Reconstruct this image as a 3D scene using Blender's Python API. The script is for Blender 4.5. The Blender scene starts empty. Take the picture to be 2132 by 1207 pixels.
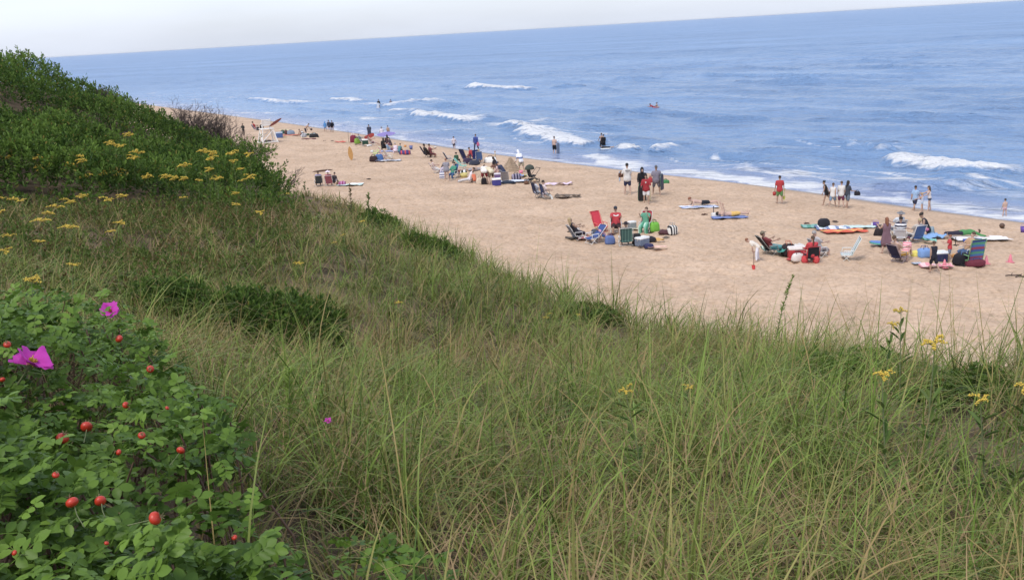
import bpy, math, random
import numpy as np
from mathutils import Vector, Matrix

# ------------------------------------------------------------------ camera, sky, sun, exposure
scene = bpy.context.scene
C = scene.collection
rad = math.radians
W_PX, H_PX, FOCAL = 2132.0, 1207.0, 2050.0
EYE = np.array([0.0, 0.0, 12.0])                 # eye 12 m above the sea, standing on the dune
PITCH, ROLL = math.atan(540 / FOCAL), rad(3.35)   # the photo is tilted a little
_c, _s = math.cos(PITCH), math.sin(PITCH)
FWD = np.array([0, _c, -_s]); _up = np.array([0, _s, _c]); _rt = np.array([1.0, 0, 0])
RGT = math.cos(ROLL) * _rt - math.sin(ROLL) * _up
UPV = math.sin(ROLL) * _rt + math.cos(ROLL) * _up
cam = bpy.data.cameras.new('camera')
cam.sensor_width = 36; cam.lens = 36 * FOCAL / W_PX; cam.clip_start = 0.1; cam.clip_end = 120000
cam_o = bpy.data.objects.new('camera', cam); C.objects.link(cam_o)
M = Matrix.Identity(4)
for i in range(3):
    M[i][0] = RGT[i]; M[i][1] = UPV[i]; M[i][2] = -FWD[i]; M[i][3] = EYE[i]
cam_o.matrix_world = M
scene.camera = cam_o

SUN_EL, SUN_AZ = rad(52), rad(215)               # azimuth clockwise from +Y
world = bpy.data.worlds.new('World'); scene.world = world; world.use_nodes = True
wn = world.node_tree; wn.nodes.clear()
sky = wn.nodes.new('ShaderNodeTexSky'); sky.sky_type = 'NISHITA'; sky.sun_disc = False
sky.sun_elevation = SUN_EL; sky.sun_rotation = SUN_AZ
sky.air_density = 1.0; sky.dust_density = 2.0; sky.ozone_density = 1.5; sky.altitude = 10
veil = wn.nodes.new('ShaderNodeMix'); veil.data_type = 'RGBA'   # high thin cloud over the blue
_wt = wn.nodes.new('ShaderNodeTexCoord'); _wm = wn.nodes.new('ShaderNodeMapping'); _wm.inputs['Scale'].default_value = (1, 1, 5)
_wz = wn.nodes.new('ShaderNodeTexNoise'); _wz.inputs['Scale'].default_value = 2.2; _wz.inputs['Detail'].default_value = 5
_wr = wn.nodes.new('ShaderNodeMapRange'); _wr.inputs['From Min'].default_value = .3; _wr.inputs['From Max'].default_value = .7; _wr.inputs['To Min'].default_value = .42; _wr.inputs['To Max'].default_value = .62
wn.links.new(_wt.outputs['Generated'], _wm.inputs[0]); wn.links.new(_wm.outputs[0], _wz.inputs['Vector']); wn.links.new(_wz.outputs[0], _wr.inputs[0]); wn.links.new(_wr.outputs[0], veil.inputs[0])
wn.links.new(sky.outputs[0], veil.inputs[6]); veil.inputs[7].default_value = (8.1, 8.7, 10.3, 1)
bg = wn.nodes.new('ShaderNodeBackground'); bg.inputs[1].default_value = 0.120
wo = wn.nodes.new('ShaderNodeOutputWorld')
wn.links.new(veil.outputs[2], bg.inputs[0]); wn.links.new(bg.outputs[0], wo.inputs[0])
sl = bpy.data.lights.new('sun', 'SUN'); sl.energy = 1.8; sl.angle = rad(14); sl.color = (1, .95, .88)
so = bpy.data.objects.new('sun', sl); C.objects.link(so)
sd = Vector((math.sin(SUN_AZ) * math.cos(SUN_EL), math.cos(SUN_AZ) * math.cos(SUN_EL), math.sin(SUN_EL)))
so.rotation_euler = sd.to_track_quat('Z', 'Y').to_euler()
scene.view_settings.view_transform = 'Standard'; scene.view_settings.look = 'None'
scene.view_settings.exposure = 0.4; scene.view_settings.gamma = 1.0
scene.render.film_transparent = False
scene.cycles.max_bounces = 6; scene.cycles.transparent_max_bounces = 4

# ------------------------------------------------------------------ helpers
rng = np.random.default_rng(7); random.seed(7)

def tag(o, label=None, cat=None, group=None, kind=None):
    if label: o['label'] = label
    if cat: o['category'] = cat
    if group: o['group'] = group
    if kind: o['kind'] = kind
    return o

def link(name, me, parent=None, mat=None, loc=None):
    o = bpy.data.objects.new(name, me); C.objects.link(o)
    if mat is not None and me is not None and not me.materials: me.materials.append(mat)
    if parent is not None: o.parent = parent
    if loc is not None: o.location = [float(a) for a in loc]
    return o

def empty(name, loc, rz=0.0, sc=1.0):
    o = bpy.data.objects.new(name, None); C.objects.link(o)
    o.location = [float(a) for a in loc]; o.rotation_euler = (0, 0, rz); o.scale = (sc, sc, sc)
    o.empty_display_size = .1
    return o

def mesh_np(name, V, F, attrs=None, smooth=True, mat=None):
    """V (n,3), F (m,4) or (m,3) -> mesh; attrs: name -> per-vertex floats"""
    V = np.ascontiguousarray(V, dtype=np.float32); F = np.ascontiguousarray(F, dtype=np.int32)
    k = F.shape[1]; me = bpy.data.meshes.new(name)
    me.vertices.add(len(V)); me.vertices.foreach_set('co', V.ravel())
    me.loops.add(F.size); me.loops.foreach_set('vertex_index', F.ravel())
    me.polygons.add(len(F))
    me.polygons.foreach_set('loop_start', np.arange(0, F.size, k, dtype=np.int32))
    me.polygons.foreach_set('loop_total', np.full(len(F), k, dtype=np.int32))
    me.polygons.foreach_set('use_smooth', np.full(len(F), smooth, dtype=bool))
    for an, av in (attrs or {}).items():
        a = me.attributes.new(an, 'FLOAT', 'POINT')
        a.data.foreach_set('value', np.ascontiguousarray(av, dtype=np.float32))
    me.update(calc_edges=True); me.validate()
    if mat is not None: me.materials.append(mat)
    return me

def grid_faces(nu, nv):
    i = np.arange(nu - 1)[:, None]; j = np.arange(nv - 1)[None, :]
    a = (i * nv + j).ravel()
    return np.stack([a, a + nv, a + nv + 1, a + 1], 1)

_perm = np.random.default_rng(3).permutation(512)
_grad = np.random.default_rng(4).normal(size=(512, 2)); _grad /= np.linalg.norm(_grad, axis=1)[:, None]
def perlin(x, y):
    xi = np.floor(x).astype(int); yi = np.floor(y).astype(int); xf = x - xi; yf = y - yi
    def g(ix, iy, dx, dy):
        h = _perm[(_perm[ix & 511] + iy) & 511]; v = _grad[h]
        return v[..., 0] * dx + v[..., 1] * dy
    u = xf * xf * xf * (xf * (xf * 6 - 15) + 10); v = yf * yf * yf * (yf * (yf * 6 - 15) + 10)
    a = g(xi, yi, xf, yf); b = g(xi + 1, yi, xf - 1, yf); c = g(xi, yi + 1, xf, yf - 1); d = g(xi + 1, yi + 1, xf - 1, yf - 1)
    return (a + u * (b - a)) * (1 - v) + (c + u * (d - c)) * v
def fbm(x, y, o=4):
    r = 0; a = 1.0
    for k in range(o):
        r = r + a * perlin(x * 2 ** k + 17.3 * k, y * 2 ** k - 9.1 * k); a *= .5
    return r
def sstep(a, b, x):
    t = np.clip((x - a) / (b - a), 0, 1); return t * t * (3 - 2 * t)

# ------------------------------------------------------------------ the lie of the land (world metres)
AX = np.array([-0.545, 0.838]); NX = np.array([0.838, 0.545])     # along the shore, towards the sea
def ray(px, py):
    return FWD + RGT * ((px - W_PX / 2) / FOCAL) + UPV * ((H_PX / 2 - py) / FOCAL)
def at_z(px, py, z=0.0):
    d = ray(px, py); return EYE + d * ((z - EYE[2]) / d[2])
def at_y(px, py, y):
    d = ray(px, py); return EYE + d * (y / d[1])
_sh = np.array([at_z(*p)[:2] for p in ((2500, 515), (2132, 462), (1988, 446), (1790, 414), (1562, 384), (1400, 367), (1220, 345), (1050, 324), (800, 286), (600, 257), (480, 241))])
_su = _sh @ AX; _sv = _sh @ NX
_o = np.argsort(_su); _su = _su[_o]; _sv = _sv[_o]
_su = np.concatenate([[_su[0] - 40], _su, [_su[-1] + 300]]); _sv = np.concatenate([[_sv[0] + 3], _sv, [_sv[-1] + 6]])
def shore_v(u):
    r = 0
    for k in (-4, -2, 0, 2, 4): r = r + np.interp(u + k, _su, _sv)
    return r / 5
_mounds = []      # (x, y, radius, height) heaps of dug sand on the beach
def beach_z(x, y):
    u = x * AX[0] + y * AX[1]; v = x * NX[0] + y * NX[1]
    s = shore_v(u) - v
    z = np.where(s > 0, 2.0 * (1 - np.exp(-np.maximum(s, 0) / 8.0)), .12 * s)
    for mx, my, mr, mh in _mounds:
        z = z + mh * np.exp(-((x - mx) ** 2 + (y - my) ** 2) / mr ** 2)
    return z
def ground(px, py):
    """the point of the beach seen at a photo pixel"""
    d = ray(px, py); t = (1.9 - EYE[2]) / d[2]
    for _ in range(40):
        p = EYE + d * t; t += .8 * (float(beach_z(p[0], p[1])) - p[2]) / d[2]
    p = EYE + d * t
    return np.array([p[0], p[1], max(float(beach_z(p[0], p[1])), -.35)])
for _p, _r, _h in (((1655, 432), .5, .14), ((1685, 437), .6, .16), ((1705, 430), .4, .12), ((1640, 438), .5, .1), ((1970, 468), .7, .16), ((1985, 470), .5, .12),
                   ((1890, 466), .4, .1), ((1200, 352), .7, .12), ((1130, 350), .6, .1), ((1893, 455), .4, .1)):
    _q = ground(*_p); _mounds.append((_q[0], _q[1], _r, _h))

# dune: smooth surface through surveyed points, cut off along an edge above the beach
_cp = [(0, 0, 10.3), (-4, 0, 10.6), (4, 0, 9.8), (0, -6, 10.6), (-8, -6, 11), (8, -6, 9.6), (-1.2, 2.2, 10.3), (-2, 4, 10.25), (-3.5, 7, 9.85), (-2, 7, 9.45), (-9, 3, 10.9)]
for px, py, d in ((1066, 1150, 4.4), (1700, 1150, 4.2), (2132, 1150, 4.0), (2132, 900, 6.2), (1500, 900, 7.5), (1066, 900, 8), (1066, 750, 12.5), (1500, 780, 11),
                  (1300, 690, 15.5), (1000, 578, 22), (800, 486, 28), (650, 410, 36), (600, 720, 11), (300, 630, 11.5), (100, 550, 14), (300, 490, 17), (500, 444, 22),
                  (100, 440, 20), (400, 425, 24), (-300, 470, 16), (0, 330, 25), (0, 228, 30), (0, 178, 34), (150, 215, 36), (150, 330, 27), (300, 275, 39), (300, 360, 28),
                  (420, 318, 42), (450, 382, 33), (520, 388, 44), (560, 408, 38), (-300, 140, 32), (-300, 250, 26)):
    p = at_y(px, py, d); _cp.append(tuple(p))
_cp += [(-26, 48, 9.0), (-23, 53, 7.2), (-21, 58, 6.0), (-19, 64, 5.2), (-45, 55, 10)]
_cp = np.array(_cp)
def _tpsk(r2): return np.where(r2 > 1e-9, r2 * np.log(np.maximum(r2, 1e-9)), 0) * .5
_n = len(_cp); _K = _tpsk(((_cp[:, None, :2] - _cp[None, :, :2]) ** 2).sum(-1)) + .02 * np.eye(_n)
_P = np.concatenate([np.ones((_n, 1)), _cp[:, :2]], 1)
_sol = np.linalg.solve(np.block([[_K, _P], [_P.T, np.zeros((3, 3))]]), np.concatenate([_cp[:, 2], np.zeros(3)]))
def _tps(x, y):
    x = np.asarray(x, float); y = np.asarray(y, float); sh = x.shape; x = x.ravel(); y = y.ravel()
    r = _sol[_n] + _sol[_n + 1] * x + _sol[_n + 2] * y
    for k in range(_n): r = r + _sol[k] * _tpsk((x - _cp[k, 0]) ** 2 + (y - _cp[k, 1]) ** 2)
    return r.reshape(sh)
_ed = np.array([at_y(*p)[:2] for p in ((2132, 800, 8.2), (1850, 745, 10.5), (1500, 695, 14), (1200, 648, 17.5), (1000, 552, 23), (800, 458, 30), (650, 396, 38), (575, 370, 46), (500, 345, 56), (475, 335, 66))])
_ed = np.concatenate([[[_ed[0, 0] + 3.2, 1.0], [_ed[0, 0] + 4.5, -8]], _ed, [[_ed[-1, 0] - 12, 90.]]])
_ed = _ed[np.argsort(_ed[:, 1])]
def edge_x(y): return (np.interp(y - 1, _ed[:, 1], _ed[:, 0]) + np.interp(y + 1, _ed[:, 1], _ed[:, 0])) / 2 + .35 * perlin(np.asarray(y) * .45, np.asarray(y) * 0 + 3.3)
def edge_d(x, y): return (x - edge_x(y)) * .9
def dune_z(x, y):
    e = edge_d(x, y); ec = np.maximum(e, 0)
    z = _tps(x - np.maximum(e - .0, 0) / .9, y) + .10 * fbm(x * .45, y * .45, 3)
    return z - .15 * ec - .75 * np.maximum(ec - .3, 0)
def dz(x, y): return float(dune_z(np.array([x]), np.array([y]))[0])
def on_dune(px, py, h=0.0, far=1.2):
    """the point of the dune surface (plus h) seen at a photo pixel, nearest hit"""
    d = ray(px, py); ts = np.linspace(far, 75, 1500); P = EYE + ts[:, None] * d
    below = P[:, 2] - h < dune_z(P[:, 0], P[:, 1])
    k = int(np.argmax(below)) if below.any() else len(ts) - 1
    p = P[k]; return np.array([p[0], p[1], dz(p[0], p[1])])

# ------------------------------------------------------------------ materials
MATS = {}
def nodes(m): return m.node_tree.nodes, m.node_tree.links
def N(m, t, **kw):
    n = m.node_tree.nodes.new(t)
    for k, v in kw.items(): setattr(n, k, v)
    return n
def base_mat(name, rough=.8, col=(.5, .5, .5), spec=.3):
    m = bpy.data.materials.new(name); m.use_nodes = True
    b = m.node_tree.nodes['Principled BSDF']
    b.inputs['Base Color'].default_value = (*col, 1); b.inputs['Roughness'].default_value = rough
    b.inputs['Specular IOR Level'].default_value = spec
    return m, b
def srgb(r, g, b):
    f = lambda c: (c / 255 / 12.92) if c <= 10 else ((c / 255 + .055) / 1.055) ** 2.4
    return (f(r), f(g), f(b))
def cloth(col, rough=.85, var=.18):
    """plain fabric / plastic of one colour with slight uneven fading"""
    key = ('c', tuple(round(c, 3) for c in col), rough)
    if key in MATS: return MATS[key]
    g_ = sum(col) / 3; col = tuple((c + (g_ - c) * .2) * .92 for c in col); m, b = base_mat('fabric', rough, col)
    nz = N(m, 'ShaderNodeTexNoise'); nz.inputs['Scale'].default_value = 9; nz.inputs['Detail'].default_value = 3
    tc = N(m, 'ShaderNodeTexCoord'); mx = N(m, 'ShaderNodeMix', data_type='RGBA')
    lk = m.node_tree.links
    lk.new(tc.outputs['Object'], nz.inputs['Vector']); lk.new(nz.outputs[0], mx.inputs[0])
    mx.inputs[6].default_value = (*[c * (1 - var) for c in col], 1); mx.inputs[7].default_value = (*[min(1, c * (1 + var)) for c in col], 1)
    lk.new(mx.outputs[2], b.inputs['Base Color']); MATS[key] = m
    return m
def stripes(cols, width=.1, axis=2, rough=.85):
    """fabric with bands of the given colours across one object axis, each `width` metres"""
    key = ('s', tuple(tuple(round(c, 3) for c in q) for q in cols), width, axis)
    if key in MATS: return MATS[key]
    cols = [tuple((c + (sum(q) / 3 - c) * .2) * .92 for c in q) for q in cols]; m, b = base_mat('striped_fabric', rough)
    lk = m.node_tree.links
    tc = N(m, 'ShaderNodeTexCoord'); sp = N(m, 'ShaderNodeSeparateXYZ'); lk.new(tc.outputs['Object'], sp.inputs[0])
    k = len(cols)
    a = N(m, 'ShaderNodeMath', operation='DIVIDE'); lk.new(sp.outputs[axis], a.inputs[0]); a.inputs[1].default_value = width * k
    fr = N(m, 'ShaderNodeMath', operation='FRACT'); lk.new(a.outputs[0], fr.inputs[0])
    rp = N(m, 'ShaderNodeValToRGB'); rp.color_ramp.interpolation = 'CONSTANT'
    el = rp.color_ramp.elements
    el[0].position = 0; el[0].color = (*cols[0], 1); el[1].position = 1 / k; el[1].color = (*cols[1], 1)
    for i in range(2, k):
        e = el.new(i / k); e.color = (*cols[i], 1)
    lk.new(fr.outputs[0], rp.inputs[0]); lk.new(rp.outputs[0], b.inputs['Base Color']); MATS[key] = m
    return m

def sand_material():
    m, b = base_mat('beach_sand', .92, spec=.15); lk = m.node_tree.links
    tc = N(m, 'ShaderNodeTexCoord'); wet = N(m, 'ShaderNodeAttribute', attribute_name='wet')
    n1 = N(m, 'ShaderNodeTexNoise'); n1.inputs['Scale'].default_value = .35; n1.inputs['Detail'].default_value = 4
    n2 = N(m, 'ShaderNodeTexNoise'); n2.inputs['Scale'].default_value = 5.5; n2.inputs['Detail'].default_value = 6
    mp = N(m, 'ShaderNodeMapping'); mp.inputs['Rotation'].default_value = (0, 0, rad(-8)); mp.inputs['Scale'].default_value = (1, 1.15, 1)
    lk.new(tc.outputs['Object'], mp.inputs[0])
    for n in (n1, n2): lk.new(mp.outputs[0], n.inputs['Vector'])
    r1 = N(m, 'ShaderNodeValToRGB'); e = r1.color_ramp.elements
    e[0].position = .3; e[0].color = (.455, .328, .232, 1); e[1].position = .72; e[1].color = (.575, .422, .305, 1)
    lk.new(n1.outputs[0], r1.inputs[0])
    mx = N(m, 'ShaderNodeMix', data_type='RGBA', blend_type='MULTIPLY'); mx.inputs[0].default_value = 1
    r2 = N(m, 'ShaderNodeValToRGB'); e = r2.color_ramp.elements
    e[0].position = .33; e[0].color = (.80, .78, .76, 1); e[1].position = .58; e[1].color = (1, 1, 1, 1)
    lk.new(n2.outputs[0], r2.inputs[0]); lk.new(r1.outputs[0], mx.inputs[6]); lk.new(r2.outputs[0], mx.inputs[7])
    wm = N(m, 'ShaderNodeMix', data_type='RGBA'); lk.new(wet.outputs['Fac'], wm.inputs[0]); lk.new(mx.outputs[2], wm.inputs[6]); wm.inputs[7].default_value = (.15, .11, .085, 1)
    lk.new(wm.outputs[2], b.inputs['Base Color'])
    rr = N(m, 'ShaderNodeMapRange'); rr.inputs['To Min'].default_value = .92; rr.inputs['To Max'].default_value = .22
    lk.new(wet.outputs['Fac'], rr.inputs[0]); lk.new(rr.outputs[0], b.inputs['Roughness'])
    bp = N(m, 'ShaderNodeBump'); bp.inputs['Strength'].default_value = .7; bp.inputs['Distance'].default_value = .1
    n3 = N(m, 'ShaderNodeTexNoise'); n3.inputs['Scale'].default_value = 6; n3.inputs['Detail'].default_value = 5; lk.new(mp.outputs[0], n3.inputs['Vector'])
    dry = N(m, 'ShaderNodeMath', operation='SUBTRACT'); dry.inputs[0].default_value = 1; lk.new(wet.outputs['Fac'], dry.inputs[1])
    ml = N(m, 'ShaderNodeMath', operation='MULTIPLY'); lk.new(n3.outputs[0], ml.inputs[0]); lk.new(dry.outputs[0], ml.inputs[1])
    lk.new(ml.outputs[0], bp.inputs['Height']); lk.new(bp.outputs[0], b.inputs['Normal'])
    return m

def sea_material():
    m, b = base_mat('sea_water', .18, (.045, .15, .40), spec=.5); lk = m.node_tree.links
    b.inputs['IOR'].default_value = 1.33
    tc = N(m, 'ShaderNodeTexCoord')
    mp = N(m, 'ShaderNodeMapping'); mp.inputs['Rotation'].default_value = (0, 0, rad(40)); lk.new(tc.outputs['Object'], mp.inputs[0])
    def noise(scale, sx, sy, det=4):
        q = N(m, 'ShaderNodeMapping'); q.inputs['Scale'].default_value = (sx, sy, 1); lk.new(mp.outputs[0], q.inputs[0])
        n = N(m, 'ShaderNodeTexNoise'); n.inputs['Scale'].default_value = scale; n.inputs['Detail'].default_value = det; n.inputs['Roughness'].default_value = .6
        lk.new(q.outputs[0], n.inputs['Vector']); return n
    a = noise(.75, .38, 1.0, 6); c = noise(.2, .38, 1.0, 5)
    ad = N(m, 'ShaderNodeMath', operation='MULTIPLY_ADD'); lk.new(c.outputs[0], ad.inputs[0]); ad.inputs[1].default_value = 2.6; lk.new(a.outputs[0], ad.inputs[2])
    bp = N(m, 'ShaderNodeBump'); bp.inputs['Strength'].default_value = 1.0; bp.inputs['Distance'].default_value = 1.2
    lk.new(ad.outputs[0], bp.inputs['Height']); lk.new(bp.outputs[0], b.inputs['Normal'])
    # patches of slightly different depth tint, sandy in the shallows
    sh = N(m, 'ShaderNodeAttribute', attribute_name='shallow')
    big = noise(.02, .35, 1.0, 3); r = N(m, 'ShaderNodeValToRGB'); e = r.color_ramp.elements
    e[0].position = .35; e[0].color = (.115, .205, .365, 1); e[1].position = .68; e[1].color = (.17, .285, .48, 1)
    lk.new(big.outputs[0], r.inputs[0])
    sm = N(m, 'ShaderNodeMix', data_type='RGBA'); lk.new(sh.outputs['Fac'], sm.inputs[0]); lk.new(r.outputs[0], sm.inputs[6]); sm.inputs[7].default_value = (.22, .26, .40, 1)
    # foam
    fo = N(m, 'ShaderNodeAttribute', attribute_name='foam'); fn = noise(1.5, .55, 1.0, 7)
    s1 = N(m, 'ShaderNodeMath', operation='ADD'); lk.new(fo.outputs['Fac'], s1.inputs[0]); lk.new(fn.outputs[0], s1.inputs[1])
    st = N(m, 'ShaderNodeMapRange', interpolation_type='SMOOTHSTEP'); st.inputs['From Min'].default_value = .72; st.inputs['From Max'].default_value = 1.3; lk.new(s1.outputs[0], st.inputs[0])
    fm = N(m, 'ShaderNodeMix', data_type='RGBA'); lk.new(st.outputs[0], fm.inputs[0]); lk.new(sm.outputs[2], fm.inputs[6]); fm.inputs[7].default_value = (.62, .63, .65, 1)
    lk.new(fm.outputs[2], b.inputs['Base Color'])
    rr = N(m, 'ShaderNodeMapRange'); di = N(m, 'ShaderNodeAttribute', attribute_name='distant')      # unresolved far waves act as a rough surface
    dm = N(m, 'ShaderNodeMapRange'); dm.inputs['To Min'].default_value = .2; dm.inputs['To Max'].default_value = .36; lk.new(di.outputs['Fac'], dm.inputs[0]); lk.new(dm.outputs[0], rr.inputs['To Min']); rr.inputs['To Max'].default_value = .9; lk.new(st.outputs[0], rr.inputs[0]); lk.new(rr.outputs[0], b.inputs['Roughness'])
    return m

def leaf_material(name, dark, light, dry, transl=.3, rough=.55):
    """blade / leaf: `tint` runs dark to light green, `dry` runs green to straw"""
    m = bpy.data.materials.new(name); m.use_nodes = True; nt = m.node_tree; lk = nt.links
    b = nt.nodes['Principled BSDF']; b.inputs['Roughness'].default_value = rough; b.inputs['Specular IOR Level'].default_value = .16
    ti = N(m, 'ShaderNodeAttribute', attribute_name='tint'); dr = N(m, 'ShaderNodeAttribute', attribute_name='dry')
    a = N(m, 'ShaderNodeMix', data_type='RGBA'); lk.new(ti.outputs['Fac'], a.inputs[0]); a.inputs[6].default_value = (*dark, 1); a.inputs[7].default_value = (*light, 1)
    c = N(m, 'ShaderNodeMix', data_type='RGBA'); lk.new(dr.outputs['Fac'], c.inputs[0]); lk.new(a.outputs[2], c.inputs[6]); c.inputs[7].default_value = (*dry, 1)
    lk.new(c.outputs[2], b.inputs['Base Color'])
    t = N(m, 'ShaderNodeBsdfTranslucent'); lk.new(c.outputs[2], t.inputs[0])
    mx = N(m, 'ShaderNodeMixShader'); mx.inputs[0].default_value = transl
    lk.new(b.outputs[0], mx.inputs[1]); lk.new(t.outputs[0], mx.inputs[2]); lk.new(mx.outputs[0], nt.nodes['Material Output'].inputs[0])
    return m

def soil_material():
    m, b = base_mat('dune_soil', .95, spec=.1); lk = m.node_tree.links
    tc = N(m, 'ShaderNodeTexCoord'); n1 = N(m, 'ShaderNodeTexNoise'); n1.inputs['Scale'].default_value = 1.3; n1.inputs['Detail'].default_value = 7
    lk.new(tc.outputs['Object'], n1.inputs['Vector'])
    r = N(m, 'ShaderNodeValToRGB'); e = r.color_ramp.elements
    e[0].position = .38; e[0].color = (.055, .042, .026, 1); e[1].position = .68; e[1].color = (.20, .145, .095, 1)
    lk.new(n1.outputs[0], r.inputs[0]); lk.new(r.outputs[0], b.inputs['Base Color'])
    n2 = N(m, 'ShaderNodeTexNoise'); n2.inputs['Scale'].default_value = 35; lk.new(tc.outputs['Object'], n2.inputs['Vector'])
    bp = N(m, 'ShaderNodeBump'); bp.inputs['Distance'].default_value = .03; lk.new(n2.outputs[0], bp.inputs['Height']); lk.new(bp.outputs[0], b.inputs['Normal'])
    return m

# ------------------------------------------------------------------ beach
def build_beach():
    u = np.concatenate([np.arange(2, 105, .23), np.arange(105, 170, .5), np.arange(170, 330, 1.5)])
    s = np.concatenate([np.arange(-14, -1, .6), np.arange(-1, 31, .19), np.arange(31, 60, 1.0)])
    U, S = np.meshgrid(u, s, indexing='ij')
    V = shore_v(U) - S; X = U * AX[0] + V * NX[0]; Y = U * AX[1] + V * NX[1]
    Z = beach_z(X, Y)
    # trampled sand: shallow pits and ridges everywhere above the swash, smoother low down
    tr = sstep(2.0, 6.0, S); q = fbm(X * 1.35, Y * 1.35, 3)
    pit = perlin(X * 2.3 + 5, Y * 2.3) + .6 * perlin(X * 3.6, Y * 3.6 + 9)
    Z = Z + tr * (.05 * q - .14 * sstep(.12, .42, pit) + .045 * sstep(.15, .5, -pit)) + .06 * sstep(8, 20, S) * fbm(X * .25, Y * .25, 2)
    edge = S + .8 * perlin(U * .12, U * 0 + 1.5) + .3 * perlin(U * .5, U * 0 + 7)
    wet = 1 - sstep(1.3, 4.2, edge)
    me = mesh_np('beach', np.stack([X, Y, Z], -1).reshape(-1, 3), grid_faces(*U.shape), {'wet': wet.ravel()}, mat=sand_material())
    tag(link('beach', me), kind='structure', label='broad tan sandy beach trampled with footprints')
build_beach()

# ------------------------------------------------------------------ sea with rollers and breakers
# breakers: photo pixels along the foot of the foam, crest height, foam depth towards the sea (m), strength
BREAKERS = [(((962, 182), (1010, 185), (1060, 186), (1135, 182)), .75, 9, 1.0), (((505, 208), (560, 214), (650, 217)), .5, 7, .8), (((678, 206), (735, 211)), .4, 6, .9),
            (((735, 219), (790, 222), (850, 214), (905, 203)), .35, 8, .75), (((800, 231), (860, 236)), .3, 5, .8), (((840, 240), (900, 248), (960, 253), (1002, 253)), .6, 6, 1.05),
            (((1040, 261), (1062, 264)), .5, 4, 1.0), (((1066, 266), (1096, 267)), .5, 4, 1.0), (((1066, 274), (1110, 288), (1160, 299), (1205, 309), (1232, 306)), .45, 6.5, .95),
            (((1190, 327), (1230, 340), (1280, 350), (1340, 358)), .3, 4.5, .85), (((1262, 312), (1300, 318), (1345, 316), (1395, 304)), .5, 3.2, .9),
            (((1340, 360), (1420, 366), (1520, 379), (1600, 390), (1720, 402)), .22, 3.6, 1.1), (((1832, 330), (1880, 345), (1960, 356), (2050, 361), (2145, 366)), .6, 5.0, .95),
            (((1740, 313), (1790, 315), (1850, 320)), .45, 2.2, .55), (((1800, 412), (1880, 422), (1990, 444), (2132, 460), (2300, 485)), .15, 2.8, .85),
            (((1700, 392), (1800, 402), (1900, 415)), .15, 2.0, .6), (((1960, 428), (2050, 438), (2150, 450)), .22, 1.8, .7),
            (((735, 272), (800, 281), (870, 280), (960, 274), (1020, 273)), .15, 5.5, .62), (((690, 256), (735, 272)), .12, 6, .55),
            (((850, 287), (950, 297), (1040, 312), (1100, 322)), .08, 3.0, .62), (((520, 252), (600, 256), (660, 262)), .08, 4, .45), (((560, 240), (640, 246)), .2, 5, .3)]
SWELLS = [(((1010, 271), (1080, 274), (1180, 283)), .4), (((1150, 262), (1240, 268), (1330, 270)), .4), (((1760, 395), (1900, 398), (2000, 396), (2160, 388)), .42), (((1430, 325), (1560, 330), (1700, 345)), .35),
          (((1560, 300), (1700, 305), (1840, 300)), .4), (((540, 259), (640, 262), (700, 259)), .2), (((1400, 250), (1520, 252), (1620, 250)), .35), (((1200, 236), (1300, 234), (1420, 230)), .35),
          (((900, 176), (960, 182)), .4), (((1130, 182), (1230, 178)), .4), (((1890, 375), (2010, 380), (2140, 372)), .3), (((1480, 350), (1600, 360), (1700, 365)), .3), (((830, 283), (900, 281), (1020, 282)), .18)]
def polydist(X, Y, pts):
    """signed distance seaward of a polyline and end fade"""
    P = np.array(pts); best = np.full(X.shape, 1e9); sg = np.zeros(X.shape); along = np.zeros(X.shape); tot = 0
    L = np.linalg.norm(np.diff(P, axis=0), axis=1); T = L.sum()
    for a, b, l in zip(P[:-1], P[1:], L):
        d = (b - a) / l; rx = X - a[0]; ry = Y - a[1]; t = np.clip(rx * d[0] + ry * d[1], 0, l)
        ex = rx - d[0] * t; ey = ry - d[1] * t; D = np.hypot(ex, ey)
        k = D < best; best = np.where(k, D, best); sg = np.where(k, ex * NX[0] + ey * NX[1], sg); along = np.where(k, tot + t, along); tot += l
    return np.where(sg >= 0, best, -best), along / T, T
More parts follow.
